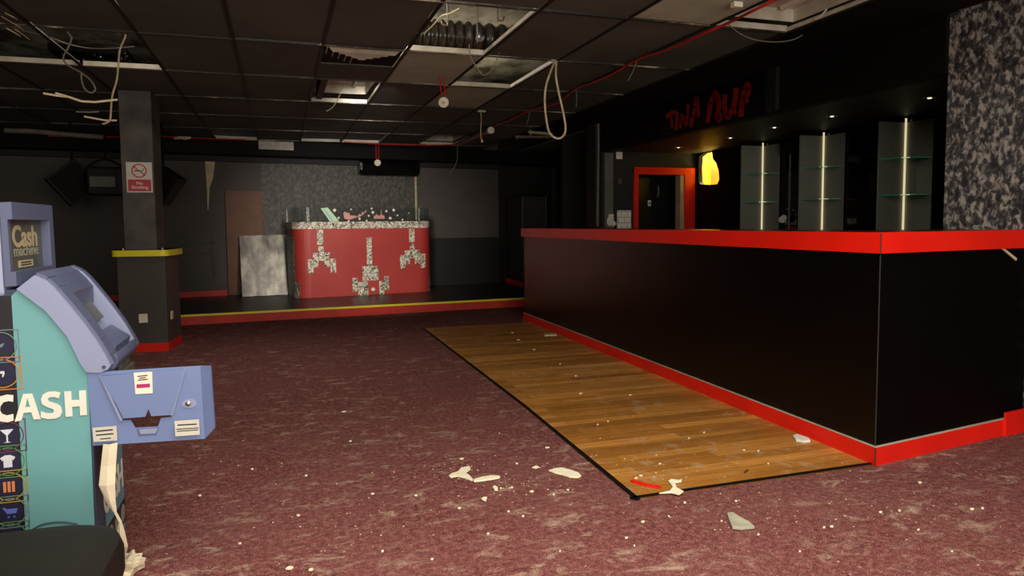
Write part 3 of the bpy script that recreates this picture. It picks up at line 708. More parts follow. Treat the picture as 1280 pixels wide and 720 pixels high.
# decals on the screen (thin stickers)
def decal(pts, mt, off=.006, name='sticker'):
    return MB().prism([fp(*cxy(*p), off-.004) for p in pts], nd*.002).build(name, mt, bo)
decal([(312, 104), (358, 100), (432, 188), (372, 190)], 'mint', name='tape_stripe')
decal([(330, 110), (340, 109), (398, 186), (385, 187)], 'decal_blue', .009, 'tape_stripe')
decal([(458, 132), (470, 126), (486, 135), (498, 133), (500, 150), (540, 152), (548, 162), (500, 178), (466, 172)], 'pink_decal', name='sleigh_sticker')
decal([(548, 158), (560, 140), (572, 146), (580, 128), (592, 132), (604, 114), (606, 126), (590, 140), (576, 152), (556, 164)], 'pink_decal', name='reindeer_sticker')
decal([(654, 172), (656, 152), (666, 150), (672, 140), (680, 152), (698, 148), (702, 108), (706, 148), (722, 152), (724, 172)], 'pink_decal', name='village_sticker')
for (x, y, r) in [(402, 117, 10), (428, 166, 7), (508, 112, 5), (563, 172, 7), (648, 131, 9), (640, 106, 6), (622, 153, 6), (735, 123, 7), (760, 168, 9), (782, 116, 9), (806, 150, 6), (838, 178, 6), (880, 134, 4), (492, 186, 6), (608, 184, 6)]:
    c_ = fp(*cxy(x, y), .002); MB().lathe([(r*k5*11/880, 0), (r*k5*11/880, .002)], c_, nd, 12).build('snowflake_sticker', 'decal_white', bo)
# ends of the bright vertical glint on the curved screen; no strip is drawn
a, b_ = fp(*cxy(968, 108), .002), fp(*cxy(974, 160), .002)

# ------------------------------------------------------------------ left post with boxed plinth
struct('pillar_left', MB().prism([V(-1.41, 7.50, .98), V(-1.135, 7.50, .98), V(-1.105, 7.78, .98), V(-1.38, 7.78, .98)], (0, 0, ZC-.98)), 'post_black', 'rough black post rising from the boxed plinth')
pl = thing('post_plinth', 'dark boxed plinth round the post with a yellow edged ledge', 'plinth', (-1.26, 7.6, 0))
pz = [V(-1.48, 7.47, 0), V(-1.06, 7.42, 0), V(-1.00, 7.90, 0), V(-1.42, 7.95, 0)]
def ring(off): 
    c_ = sum(pz, V(0, 0, 0))/4; return [c_+(p-c_)*(1+off) for p in pz]
MB().prism(ring(0), (0, 0, .92), .004).build('plinth_box', 'plinth_grey', pl)
MB().prism(ring(.025), (0, 0, .085), .003).build('skirting', 'red_gloss', pl)
def rounded(pts, r, n=5):
    out = []
    for i, p in enumerate(pts):
        a = (pts[i-1]-p).normalized(); b_ = (pts[(i+1) % len(pts)]-p).normalized()
        for k in range(n+1):
            t = k/n; out.append((p+a*r)*(1-t)**2+p*2*t*(1-t)+(p+b_*r)*t*t)
    return out
led = rounded(ring(.20), .07)
MB().prism([p+V(0, 0, .922) for p in led], (0, 0, .058)).build('ledge', 'yellow_edge', pl, True)
led2 = rounded(ring(.16), .06)
MB().prism([p+V(0, 0, .9802) for p in led2], (0, 0, .004)).build('ledge_top', 'black_plastic', pl)
def socket(P, ax, up_, w, h, lab=None):
    pass
a, b_ = onY(173.5, 392.5, 7.44), onY(185, 403, 7.44)
tag(MB().box(a.x, b_.x, 7.425, 7.434, b_.z, a.z, .002).build('blank_plate', 'white_plastic'), 'white blank plate on the front of the boxed plinth', 'blanking plate')
a = onz(213, 397, .33)
tag(MB().prism([V(-1.040, 7.50, .30), V(-1.033, 7.56, .30), V(-1.033, 7.56, .38), V(-1.040, 7.50, .38)], (.012, 0, 0)).build('blank_plate', 'cream'), 'narrow pale blank plate on the side of the boxed plinth', 'blanking plate')
for k, x in enumerate((-1.42, -1.08)):
    tag(MB().lathe([(.014, 0), (.014, .012), (.008, .016)], V(x, 7.46, .9845), seg=12).build('bottle_cap', 'steel', None, True), ['metal cap left on the ledge at the end nearest the cash machine', 'metal cap left on the ledge at the end nearest the stage'][k], 'cap')
# no smoking sign
s0, s1, s2, s3 = [onY(x, y, 7.495) for x, y in ((156, 205.5), (183, 205.5), (185.5, 240), (159, 240.5))]
sg = thing('no_smoking_sign', 'white and red no smoking sign on the black post', 'sign', (s0+s2)/2)
w_, h_ = .222, .285; o_ = V(s3.x+.0, 7.495, s3.z)
MB().box(o_.x, o_.x+w_, 7.488, 7.499, o_.z, o_.z+h_).build('sign_board', 'sign_white', sg)
MB().box(o_.x+.012, o_.x+w_-.012, 7.4855, 7.488, o_.z+.012, o_.z+.122).build('red_panel', 'sign_red', sg)
Ms = frame_M((o_.x, 7.4865, o_.z), (1, 0, 0), (0, 0, 1))
c_ = (w_/2, .205); r_ = .066
circ = lambda r: [(c_[0]+r*math.cos(2*PI*k/32), c_[1]+r*math.sin(2*PI*k/32)) for k in range(32)]
mb = MB().plate(circ(r_), [circ(r_-.011)], Ms, .0015)
dq = math.radians(-40); dx_, dy_ = math.cos(dq), math.sin(dq)
mb.plate([(c_[0]-dx_*r_*.95-dy_*-.005, c_[1]-dy_*r_*.95-dx_*.005), (c_[0]+dx_*r_*.95-dy_*-.005, c_[1]+dy_*r_*.95-dx_*.005), (c_[0]+dx_*r_*.95+dy_*-.005, c_[1]+dy_*r_*.95+dx_*.005), (c_[0]-dx_*r_*.95+dy_*-.005, c_[1]-dy_*r_*.95+dx_*.005)], [], Ms, .0015)
mb.build('prohibition_ring', 'sign_red', sg)
MB().plate([(c_[0]-.04, c_[1]-.006), (c_[0]+.02, c_[1]-.006), (c_[0]+.02, c_[1]+.004), (c_[0]-.04, c_[1]+.004)], [], Ms, .001).plate([(c_[0]+.025, c_[1]-.005), (c_[0]+.032, c_[1]-.005), (c_[0]+.04, c_[1]+.025), (c_[0]+.034, c_[1]+.025)], [], Ms, .001).build('cigarette', 'ink', sg)
Mt = frame_M((o_.x+w_/2, 7.4845, o_.z), (1, 0, 0), (0, 0, 1))
t1 = MB().text('No', Matrix.Translation((0, 0, 0)) @ frame_M((o_.x+w_/2, 7.4845, o_.z+.074), (1, 0, 0), (0, 0, 1)), .042, .001, .001, None, 'CENTER')
t1.text('Smoking', frame_M((o_.x+w_/2, 7.4845, o_.z+.036), (1, 0, 0), (0, 0, 1)), .042, .001, .001, None, 'CENTER')
t1.build('lettering', 'sign_white', sg)
# speakers / lamp hung behind the post
def hung_speaker(cx_, cy_, Y, w, h, rz, ry, lab):
    c_ = onY(cx_, cy_, Y); t = thing('speaker', lab, 'speaker', c_)
    R_ = Matrix.Translation(c_) @ Matrix.Rotation(rz, 4, 'Z') @ Matrix.Rotation(ry, 4, 'Y')
    b_ = MB().box(-w/2, w/2, -.16, .16, -h/2, h/2, .012); b_.bm.transform(R_); b_.build('cabinet', 'black_plastic', t)
    g_ = MB().box(-w/2+.02, w/2-.02, -.172, -.158, -h/2+.02, h/2-.02, .004); g_.bm.transform(R_); g_.build('grille', 'black_trim', t)
    br = MB().tube([c_+V(0, 0, h*.3), V(c_.x, c_.y, ZC)], .015, 8, smooth=False); br.tube([c_+V(-.16, 0, h*.2), c_+V(0, 0, h*.55), c_+V(.16, 0, h*.2)], .012, 6); br.build('bracket', 'black_trim', t)
hung_speaker(91, 229, 9.8, .40, .42, .3, math.radians(-38), 'tilted black speaker hung from the ceiling, farthest left')
hung_speaker(205, 232, 9.8, .30, .40, -.2, math.radians(35), 'tilted black speaker hung just right of the post')
c_ = onY(131, 231, 9.2); pj = thing('stage_light', 'black stage light with a dull gold face hung left of the post', 'stage light', c_)
b_ = MB().box(c_.x-.17, c_.x+.2, 9.1, 9.42, c_.z-.12, c_.z+.2, .03); b_.build('housing', 'black_plastic', pj)
MB().box(c_.x-.13, c_.x+.13, 9.085, 9.102, c_.z-.03, c_.z+.09, .004).build('lens_panel', 'tray_grey', pj)
MB().tube([c_+V(-.2, 0, .0), c_+V(-.18, .05, .2), c_+V(.0, .1, .3), c_+V(.2, .05, .2)], .012, 6).tube([c_+V(0, .1, .3), V(c_.x, c_.y+.1, ZC)], .012, 6, smooth=False).build('yoke', 'black_trim', pj)

# ------------------------------------------------------------------ bar
BZ = 1.143
bar = thing('bar_counter', 'long black bar counter with red edge and red skirting', 'bar', (3.2, 5.2, 0))
P_out = [V(2.742, 2.669, 0), V(4.015, 2.858, 0)]; nE = V(.147, -.989, 0)
Lf0, Lf1 = V(2.742, 2.669, 0), V(2.862, 8.268, 0); dl = (Lf1-Lf0).normalized(); nl = V(-dl.y, dl.x, 0)   # nl points -X
Ef1 = V(4.012, 2.858, 0); de = (Ef1-Lf0).normalized(); ne = V(de.y, -de.x, 0)
corner = lambda o: Lf0+nl*o+ne*o
def inn(o): return Lf0-nl*o-ne*o
C1 = inn(.018)
MB().prism([C1+V(0, 0, 0)+dl*.0, Lf1-nl*.018, Lf1-nl*.06, inn(.06)], (0, 0, 1.05)).build('front_panel', 'bar_black', bar)
MB().prism([inn(.018), V(Ef1.x, Ef1.y, 0)-ne*.018, V(Ef1.x, Ef1.y, 0)-ne*.06, inn(.06)], (0, 0, 1.05)).build('end_panel', 'bar_black_matt', bar)
MB().prism([Lf1-nl*.018, Lf1-nl*.66, Lf1-nl*.66-dl*.04, Lf1-nl*.018-dl*.04], (0, 0, 1.05)).build('far_end_panel', 'bar_black', bar)
z0, z1 = 1.043, BZ
topl = [corner(.0), V(Ef1.x, Ef1.y, 0), V(4.015, 3.46, 0), V(3.42, 3.38, 0), Lf1-nl*.60-dl*.35+V(0, 0, 0), V(3.95, 8.0, 0), V(3.95, 8.33, 0), Lf1+dl*.05]
MB().prism([p+V(0, 0, z1-.012) for p in topl], (0, 0, .012)).build('bar_top', 'bar_top', bar)
fe = MB()
for A, B, n in ((Lf0, Lf1+dl*.05, nl), (Lf0, Ef1, ne)):
    pass
fe.prism([p+V(0, 0, z0) for p in (corner(.004), Lf1+dl*.05+nl*.004, Lf1+dl*.05-nl*.03, inn(.03))], (0, 0, z1-z0-.012+.013))
fe.build('red_edge', 'red_bar', bar)
MB().prism([p+V(0, 0, z0) for p in (corner(.004), Ef1+ne*.004, Ef1-ne*.03, inn(.03))], (0, 0, z1-z0+.001)).build('red_edge', 'red_bar', bar)
bk_ = MB()
inner = topl[2:6]
for a, b_ in zip(inner, inner[1:]):
    d = (b_-a).normalized(); n = V(-d.y, d.x, 0)*.02
    bk_.prism([p+V(0, 0, z0+.03) for p in (a, b_, b_+n, a+n)], (0, 0, z1-z0-.031))
bk_.build('back_edge', 'red_gloss', bar)
sk = MB().prism([Lf0, Lf1, Lf1-nl*.03, inn(.03)], (0, 0, .092))
sk.build('red_skirting', 'red_skirt', bar)
MB().prism([Lf0, Ef1, Ef1-ne*.03, inn(.03)], (0, 0, .092)).build('red_skirting', 'red_skirt', bar)
eS = Lf0+de*1.07
MB().prism([eS, Ef1, Ef1+ne*.014, eS+ne*.014], (0, 0, .132)).build('red_skirting', 'red_skirt', bar)
MB().prism([p+V(0, 0, .0922) for p in (Lf0, Lf1, Lf1-nl*.017, inn(.017))], (0, 0, .003)).prism([p+V(0, 0, .0922) for p in (Lf0, Ef1, Ef1-ne*.017, inn(.017))], (0, 0, .003)).build('skirting_lip', 'pale_metal', bar)
cs = MB()
for zz0, zz1, o in ((.095, 1.043, -.0165), (1.043, BZ, .0055), (0, .092, .0015)):
    p = corner(o); cs.box(p.x-.0018, p.x+.0018, p.y-.0018, p.y+.0018, zz0, zz1)
cs.build('corner_bead', 'edge_grey', bar)
sm = MB()
for t in (.62, .98+.12, 2.3, 3.8):
    p = Lf0+dl*t-nl*.018; sm.prism([p, p+dl*.003, p+dl*.003+nl*.0006, p+nl*.0006], (0, 0, 1.043))
sm.build('panel_joint', 'black_plastic', bar)
tag(MB().prism([onP(x, y, Lf0, Ef1, -.01) for x, y in [(1251, 311), (1255, 311), (1270, 323), (1269, 326)]], ne*.006).build('wood_splinter', 'cream'), 'pale wood splinter sticking out under the red edge by the pillar', 'splinter')
p = Lf0+dl*1.95-nl*.017
# back counter and shelf units
bb = thing('back_counter', 'dark back counter along the wall behind the bar', 'counter', (5.15, 5.6, 0))
MB().box(4.86, XB-.005, 3.5, 7.2, 0, .88).build('cupboard', 'black_plastic', bb); MB().box(4.83, XB-.005, 3.48, 7.22, .88, .92).build('worktop', 'bar_top', bb)
tag(MB().box(XB-.022, XB-.004, 3.6, 7.0, .925, 2.10).build('bar_mirror', 'mirror'), 'dark mirror on the wall behind the shelf units', 'mirror')
xw = XB-.03
def shelf_unit(Yc, lab, hs):
    t = thing('corner_shelf', lab, 'shelf unit', (xw-.2, Yc-.1, .925), 'corner shelf units on the bar mirror')
    zt = 2.075; z0 = .922
    MB().box(xw-.30, xw-.012, Yc, Yc+.018, z0, zt).build('side_panel', 'fin_grey', t)
    MB().box(xw-.010, xw, Yc-.28, Yc+.018, z0, zt).build('wall_panel', 'fin_grey', t)
    MB().tube([V(xw-.022, Yc-.012, z0), V(xw-.022, Yc-.012, zt+.035)], .0085, 10, smooth=False).build('light_strip', 'led', t)
    for z in hs:
        pts = [V(xw-.295, Yc-.002, z), V(xw-.012, Yc-.002, z), V(xw-.012, Yc-.265, z)]
        n = 6; arc = []
        for k in range(1, n):
            a = k/n*PI/2; arc.append(V(xw-.012-.283*math.sin(a), Yc-.002-.263*math.cos(a), z))
        g_ = MB().prism(pts+arc, (0, 0, .007)).build('glass_shelf', 'shelf_glass', t)
        MB().prism([V(xw-.295, Yc-.003, z), V(xw-.05, Yc-.003, z), V(xw-.05, Yc-.007, z), V(xw-.295, Yc-.007, z)], (0, 0, .008)).build('shelf_edge', 'glass_edge_glow', g_)
shelf_unit(4.98, 'corner shelf unit with a light strip, next to the patterned pillar', (1.42, 1.74))
shelf_unit(5.98, 'middle corner shelf unit with a light strip on the bar mirror', (1.42, 1.74))
shelf_unit(6.94, 'corner shelf unit with a light strip, closest to the red door', (1.42, 1.74))
# downlights
for k, q in enumerate([(1162, 122), (1040, 145), (968, 159), (913, 172), (848, 184)]):
    c_ = onz(*q, ZS); t = thing('downlight', ['recessed downlight in the bar soffit nearest the patterned pillar', 'second recessed downlight from the patterned pillar', 'middle one of the five downlights in the bar soffit', 'downlight above the shelf unit closest to the red door', 'downlight nearest the red door'][k], 'downlight', c_, 'downlights in the bar soffit')
    MB().lathe([(.050, 0), (.048, -.006), (.034, -.004), (.032, -.001)], c_, seg=20).build('bezel', 'steel', t, True)
    MB().lathe([(.016, -.001), (.014, -.008), (.006, -.010)], c_, seg=14).build('lamp', 'lens_glow', t, True)
# brush-lettered sign on the bulkhead
sq = [onX(x, y, XF) for x, y in ((826, 128.5), (962, 88.5), (962, 140), (826, 167))]
sn = thing('lettered_board', 'black board brushed with ragged red capitals above the bar', 'sign', (XF, 6., 2.3))
y0_, y1_ = sq[0].y, sq[1].y
MB().box(XF-.03, XF-.001, y1_, y0_, ZS+.01, ZC-.004).build('board', 'black_gloss', sn)
lt = MB(); kx = 150/1200
def stroke(pts, w):
    P = [onX(820+x*kx, 80+y*kx, XF-.031) for x, y in pts]
    for a, b_ in zip(P, P[1:]):
        d = (b_-a).normalized(); n = V(0, -d.z, d.y).normalized()*w*.0052*.5; e = d*w*.0012
        lt.prism([a-n-e, b_-n+e, b_+n+e, a+n-e], V(-.002, 0, 0))
for pts, w in [([(105, 520), (150, 495), (200, 480)], 9), ([(140, 510), (158, 570), (162, 630)], 8), ([(210, 490), (208, 570), (200, 650)], 9),
               ([(262, 510), (250, 570), (240, 635)], 10), ([(262, 520), (285, 570), (305, 605)], 9), ([(305, 605), (315, 510), (322, 410)], 8),
               ([(350, 615), (370, 530), (390, 430), (405, 340)], 11), ([(405, 340), (418, 430), (425, 520)], 9),
               ([(518, 570), (530, 480), (545, 390), (575, 320), (595, 300)], 13), ([(595, 300), (622, 350), (630, 430), (612, 520), (628, 550), (650, 520)], 13),
               ([(690, 320), (682, 420), (700, 500), (725, 520), (755, 470)], 12), ([(800, 255), (795, 340), (775, 430), (765, 455)], 13), ([(775, 430), (795, 495)], 7),
               ([(850, 510), (855, 420), (872, 330), (895, 250), (915, 205)], 13), ([(915, 205), (932, 250), (915, 310)], 11), ([(860, 385), (890, 370), (915, 355)], 10)]:
    stroke(pts, w)
lt.build('lettering', 'stroke_red_glow', sn)
struct('trim_5', MB().box(XF-.04, XF-.002, y1_-.13, y1_-.005, ZS+.0, ZC-.002), 'dark_panel')
# conduit on the column, things on the end wall
a, b_ = onX(752, 155, 3.92), onX(750, 289, 3.92)
tag(MB().tube([V(3.955, 8.425, 1.16), V(3.955, 8.425, 1.4), V(3.965, 8.425, 2.1), V(3.965, 8.425, ZC)], .014, 8).build('conduit', 'cable_grey', None, True), 'grey conduit running up the black column past the bar', 'conduit')
def on_end(x0, y0, x1, y1, th=.012):
    a, b_ = onY(x0, y0, YE), onY(x1, y1, YE); return MB().box(a.x, b_.x, YE-th, YE-.001, b_.z, a.z, min(.002, th/4))
tag(on_end(770, 190, 777.5, 199).build('switch_plate', 'white_plastic'), 'cream square switch plate high on the end wall', 'switch plate')
tag(on_end(772.5, 223.5, 776.5, 230).build('switch_plate', 'tray_grey'), 'small grey switch plate below the cream plate', 'switch plate')
tag(on_end(755.5, 191, 766, 300, .01).build('wall_strip', 'strip_grey'), 'tall grey panel strip beside the black column', 'panel strip')
nt_ = on_end(771, 263, 788, 286, .02); tag(nt_.build('notice_board', 'notice'), 'white gridded notice propped on the bar near the red door', 'notice')
a = onY(762, 274, YE)
cp = MB()
for k in range(5): cp.blob(V(a.x+RND.uniform(-.03, .03), YE-.05, a.z+RND.uniform(-.07, .08)), .04, .025, .04, .4, 20+k, 2)
tag(cp.build('crumpled_paper', 'paper_white'), 'crumpled white paper stuck beside the gridded notice', 'paper')
a = onX(980, 271, XB-.06)
cp = MB()
for k in range(4): cp.blob(V(XB-.08, a.y+RND.uniform(-.03, .03), a.z+RND.uniform(-.05, .05)), .025, .035, .035, .4, 40+k, 2)
tag(cp.build('crumpled_paper', 'paper_white'), 'crumpled white paper by the shelf unit closest to the door', 'paper')
a = onX(983, 186, XB-.1); b_ = onX(989, 280, XB-.1)
tp = thing('mounting_post', 'thin steel post with a black box on top between two shelf units', 'post', V(XB-.08, a.y, .925))
MB().tube([V(XB-.08, b_.y+.06, .922), V(XB-.08, b_.y+.06, a.z)], .010, 8, smooth=False).build('rod', 'cable_grey', tp, True)
MB().box(XB-.14, XB-.03, b_.y-.02, b_.y+.14, a.z-.06, a.z+.07, .004).build('box', 'black_plastic', tp)
# door frame (red), jamb and door leaf
dr = thing('door_frame', 'bright red door frame in the end wall behind the bar', 'door frame', (4.9, YE, 0))
x0 = onY(791.5, 209, YE).x; x1 = XB-.02; zt = onY(791.5, 209, YE).z; xi = D0.x
MB().box(x0, xi, YE-.03, YE+.02, 0, zt, .003).build('jamb', 'red_gloss', dr)
MB().box(D1.x+.06, x1, YE-.03, YE+.02, 0, zt, .003).build('jamb', 'red_gloss', dr)
MB().box(x0, x1, YE-.031, YE+.02, DZ, zt, .003).build('head', 'red_gloss', dr)
MB().box(D1.x+.0, D1.x+.058, YE-.012, YE+.11, 0, DZ-.004).build('lining', 'jamb_wood', dr)
lf = thing('open_door', 'black door standing ajar inside the red frame', 'door', (D0.x+.3, YE+.25, 0))
dA, dB = V(D0.x+.012, YE+.20, 0), V(D0.x+.34, YE+.28, 0)
MB().obox(dA, dB, .04, .01, DZ-.02, 1, .003).build('leaf', 'dark_panel', lf)
a = onY(811.5, 254, YE+.21)
MB().box(a.x-.022, a.x+.022, YE+.20, YE+.213, a.z-.04, a.z+.04, .004).build('sign_plate', 'icon_white', lf)
MB().lathe([(.015, 0), (.015, .002)], V(a.x, YE+.199, a.z), (0, -1, 0), 16).build('sign_disc', 'blue_sign', lf)
a = onY(820, 240, YE+.23)
MB().tube([V(a.x, YE+.21, a.z-.06), V(a.x, YE+.17, a.z-.05), V(a.x, YE+.17, a.z+.07), V(a.x, YE+.21, a.z+.08)], .012, 8).build('pull_handle', 'tray_grey', lf, True)
hb = MB()
a = onY(800, 240, YE+.19)
struct('wall_corridor', MB().box(4.2, 7.6, 10.2, 10.3, 0, 2.5), 'wall_black')
# dark cabinets and chairs in the far right recess
cb = thing('black_cabinet', 'tall black cabinet standing at the far right end of the stage', 'cabinet', (4.2, 11.8, SZ))
z1 = 1.66
MB().prism([V(p[0], p[1], SZ+.003) for p in [(3.96, 12.30), (3.92, 11.35), (4.36, 11.35), (4.40, 12.30)]], (0, 0, z1-SZ), .004).build('carcass', 'dark_panel', cb)
MB().box(3.918, 3.934, 11.335, 11.349, SZ, z1).build('edge_trim', 'tray_grey', cb); MB().box(4.345, 4.36, 11.335, 11.349, SZ, z1).build('edge_trim', 'tray_grey', cb)
MB().box(3.94, 4.34, 11.338, 11.349, SZ+.05, z1-.02, .003).build('door_panel', 'wall_black', cb)
MB().prism([V(3.905, 11.35, SZ), V(3.918, 11.35, SZ), V(3.955, 12.35, SZ), V(3.94, 12.35, SZ)], (0, 0, .085)).build('plinth_strip', 'red_skirt', cb)
pa = onY(668, 240, 11.5)
tag(MB().tube([V(4.05, 11.6, 1.695), V(4.2, 11.55, 1.70), V(4.32, 11.5, 1.72), V(4.45, 11.45, 1.70)], .03, 8).build('cable_bundle', 'black_plastic', None, True), 'bundle of black cable lying on top of the tall black cabinet', 'cable bundle')
for k, x in enumerate((702, 716, 732)):
    a = onY(x, 268, 13.0); t = thing('upholstered_chair', ['dark red chair back past the bar, closest to the black cabinet', 'middle of the three dark red chair backs past the bar', 'dark red chair back past the bar, beside the black column'][k], 'chair', (a.x, 13.0, 0), 'dark red chairs past the bar')
    s = .088
    MB().box(a.x-s*.7, a.x+s*.7, 12.98, 13.06, .7, 1.42, .025).build('backrest', 'chair_red', t, True)
    MB().box(a.x-s, a.x+s, 12.62, 13.02, .62, .72, .03).build('seat', 'chair_red', t, True)
    for sx in (-1, 1):
        for yy in (12.66, 12.98):
            MB().tube([V(a.x+sx*(s-.03), yy, .63), V(a.x+sx*(s-.01), yy, 0)], .018, 8, smooth=False).build('leg', 'black_trim', t, True)
a = onY(735, 243, 13.5)
em = thing('call_point', 'small red unit with a pale tail on the far wall past the bar', 'red wall unit', a)
MB().box(a.x-.03, a.x+.03, 13.55, 13.6, a.z-.04, a.z+.1, .005).build('case', 'red_gloss', em); MB().tube([V(a.x+.02, 13.56, a.z-.04), V(a.x+.05, 13.55, a.z-.12), V(a.x+.07, 13.56, a.z-.2)], .012, 6).build('tail', 'cable_cream', em, True)

# ------------------------------------------------------------------ cash machine
YA, YB = 2.6, 3.02
xf = -.6
atm = thing('cash_machine', 'lilac and teal cash machine with its lower front panel swung open', 'cash machine', (-.95, 2.81, 0))
T = lambda px, py, y=YA: onY(px, py, y)
prof = [T(22, 362), T(58, 389), T(86, 422), T(103, 458), T(110, 466)]
xfr = T(112, 500).x
pr = [V(-1.42, YA, 0), V(xfr+.0, YA, 0), V(xfr, YA, prof[-1].z)]+prof[::-1][1:]+[V(-1.42, YA, prof[0].z)]
MB().prism([p+V(0, .006, 0) for p in pr], (0, YB-YA-.006, 0)).build('cabinet', 'navy', atm)
xs = T(15, 400).x; xs2 = T(32, 655).x
tl = [T(14, 370), T(22, 362.5), T(58, 389.5), T(86, 422.5), T(103, 458.5), T(110, 466), V(xfr-.004, YA, .03), V(T(34, 690).x, YA, .03)]
MB().prism([V(p.x, YA, p.z) for p in tl], (0, .005, 0)).build('side_panel', 'teal', atm)
ist = MB().prism([V(-1.42, YA, .03), V(T(34, 690).x-.001, YA, .03), V(T(14, 370).x-.001, YA, T(14, 370).z), V(-1.42, YA, T(14, 370).z)], (0, .005, 0)).build('icon_strip', 'strip_black', atm)
# icons: ringed squares down the strip
def icon(cx_, cy_, ringm, fillm, shape):
    c_ = T(cx_, cy_); s = .053
    M_ = frame_M((c_.x, YA-.0005, c_.z), (1, 0, 0), (0, 0, 1))
    sqr = lambda a: [(-a, -a), (a, -a), (a, a), (-a, a)]
    cir = lambda r: [(r*math.cos(2*PI*k/24), r*math.sin(2*PI*k/24)) for k in range(24)]
    f_ = MB().plate(sqr(s), [sqr(s-.003)], M_, .001).plate(cir(s*.88), [cir(s*.88-.003)], M_, .0011).build('icon_frame', ringm, ist)
    MB().plate(cir(s*.7), [], M_, .0006).build('icon_disc', 'icon_night', f_)
    sy = MB()
    for poly in shape: sy.plate([(x*s*.5, y*s*.5) for x, y in poly], [], M_, .0012)
    sy.build('icon_symbol', fillm, f_)
glassp = [[(-.7, .8), (.7, .8), (.08, .1), (.08, -.7), (.4, -.8), (-.4, -.8), (-.08, -.7), (-.08, .1)]]
shirt = [[(-.8, .5), (-.3, .8), (.3, .8), (.8, .5), (.55, .1), (.45, .3), (.45, -.7), (-.45, -.7), (-.45, .3), (-.55, .1)]]
bag = [[(-.6, .6), (-.3, .6), (-.3, -.7), (-.6, -.7)], [(-.15, .6), (.15, .6), (.15, -.7), (-.15, -.7)], [(.3, .6), (.6, .6), (.6, -.7), (.3, -.7)]]
cart = [[(-.8, .6), (-.5, .6), (-.4, .4), (.8, .4), (.6, -.2), (-.3, -.2)], [(-.3, -.5), (-.1, -.5), (-.1, -.7), (-.3, -.7)], [(.3, -.5), (.5, -.5), (.5, -.7), (.3, -.7)]]
drop = [[(-.2, .3), (.2, .3), (.25, 0), (.1, -.4), (-.05, -.4), (.05, 0), (-.2, 0)]]
tick = [[(-.5, 0), (.5, .4), (.3, .0), (-.4, -.4)]]
for cx_, cy_, a_, b_, s_ in [(0, 433, 'icon_grey', 'icon_grey', tick), (3, 467, 'icon_orange', 'icon_white', drop), (9, 545, 'icon_plum', 'icon_white', glassp), (10, 577, 'icon_green', 'icon_white', shirt), (11.5, 608, 'icon_gold', 'icon_fire', bag), (13, 640, 'icon_grey', 'icon_blue', cart), (14, 672, 'icon_green', 'icon_green', cart)]:
    icon(cx_, cy_, a_, b_, s_)
# CASH lettering on the side, hand drawn block letters
def letters(polys, M_fn, name, mt, par):
    mb = MB()
    for outer, holes in polys:
        mb.plate([M_fn(*p) for p in outer], [[M_fn(*p) for p in h] for h in holes], frame_M((0, YA-.002, 0), (1, 0, 0), (0, 0, 1)), .0015)
    return mb.build(name, mt, par)
kk = 120/480
def mf(x, y): p = T(x*kk, 380+y*kk); return (p.x, p.z)
A_ = ([(75, 588), (117, 449), (162, 447), (206, 574), (170, 576), (158, 540), (120, 543), (110, 580)], [[(127, 515), (152, 513), (139, 470)]])
S_ = ([(205, 566), (206, 535), (235, 545), (262, 545), (272, 535), (268, 525), (235, 513), (212, 500), (206, 477), (215, 452), (240, 438), (275, 436), (303, 442), (296, 470), (270, 464), (248, 466), (240, 475), (248, 486), (285, 498), (305, 510), (313, 535), (303, 560), (282, 571), (240, 574)], [])
H_ = ([(322, 436), (357, 435), (359, 480), (398, 478), (396, 432), (430, 430), (437, 553), (402, 556), (400, 510), (362, 513), (365, 560), (330, 563)], [])
C_ = ([(68, 455), (68, 488), (45, 484), (20, 490), (4, 510), (2, 530), (12, 548), (35, 556), (68, 549), (70, 581), (40, 590), (5, 586), (-28, 566), (-38, 530), (-30, 490), (-2, 462), (35, 452)], [])
letters([A_, S_, H_, C_], mf, 'cash_lettering', 'letter_white', atm)
# curved line at the foot of the teal panel
fc = MB().tube([V(T(x, y).x, YA-.003, T(x, y).z) for x, y in [(40, 662), (52, 655.5), (66, 652.5), (80, 652), (97, 654.5)]], .0022, 6); fc.build('foot_line', 'navy', atm)
# front face lower half
fr_ = MB().box(xfr, xfr+.004, YA+.12, YB, .03, .46).build('front_panel', 'teal_dark', atm)
MB().box(xfr-.0, xfr+.0045, YA+.0, YA+.12, .02, .60).build('front_post', 'navy', atm)
MB().text('CASH', frame_M((xfr+.0045, YA+.10, .20), (0, 1, 0), (0, 0, 1)), .15, .004, .001, .31).build('front_lettering', 'letter_white', fr_)
for k in range(3):
    c_ = V(xfr+.0045, YA+.18+.10*k, .10); MB().box(c_.x, c_.x+.001, c_.y-.045, c_.y+.045, c_.z-.045, c_.z+.045).build('front_icon', 'strip_black', fr_)
    MB().lathe([(.034, 0), (.034, .0015)], c_, (1, 0, 0), 18).build('front_icon_disc', 'letter_dim', fr_)
MB().box(-1.42, xfr-.002, YA+.01, YB-.01, 0, .03).build('plinth', 'black_trim', atm)
# console: curved head with cheeks and a recess
up_e = [T(44, 344), T(58, 350), T(70, 361), T(88, 382), T(106, 404), T(122, 426), T(134, 446), T(139, 456)]
lo_e = [T(136, 461), T(126, 465), T(109, 464.5), T(102, 455), T(85, 420), T(58, 388), T(22, 361)]
cons = up_e+lo_e
def shrink(p, k): c_ = V(T(90, 410).x, 0, T(90, 410).z); return V(c_.x+(p.x-c_.x)*k, p.y, c_.z+(p.z-c_.z)*k)
MB().prism([V(p.x, YA-.012, p.z) for p in cons], (0, .012, 0)).prism([V(p.x, YA, p.z) for p in cons], (0, .05, 0)).build('console_cheek', 'lilac', atm)
MB().prism([V(p.x+.01, YB-.04, p.z+.004) for p in cons], (0, .04, 0)).build('console_cheek', 'lilac', atm)
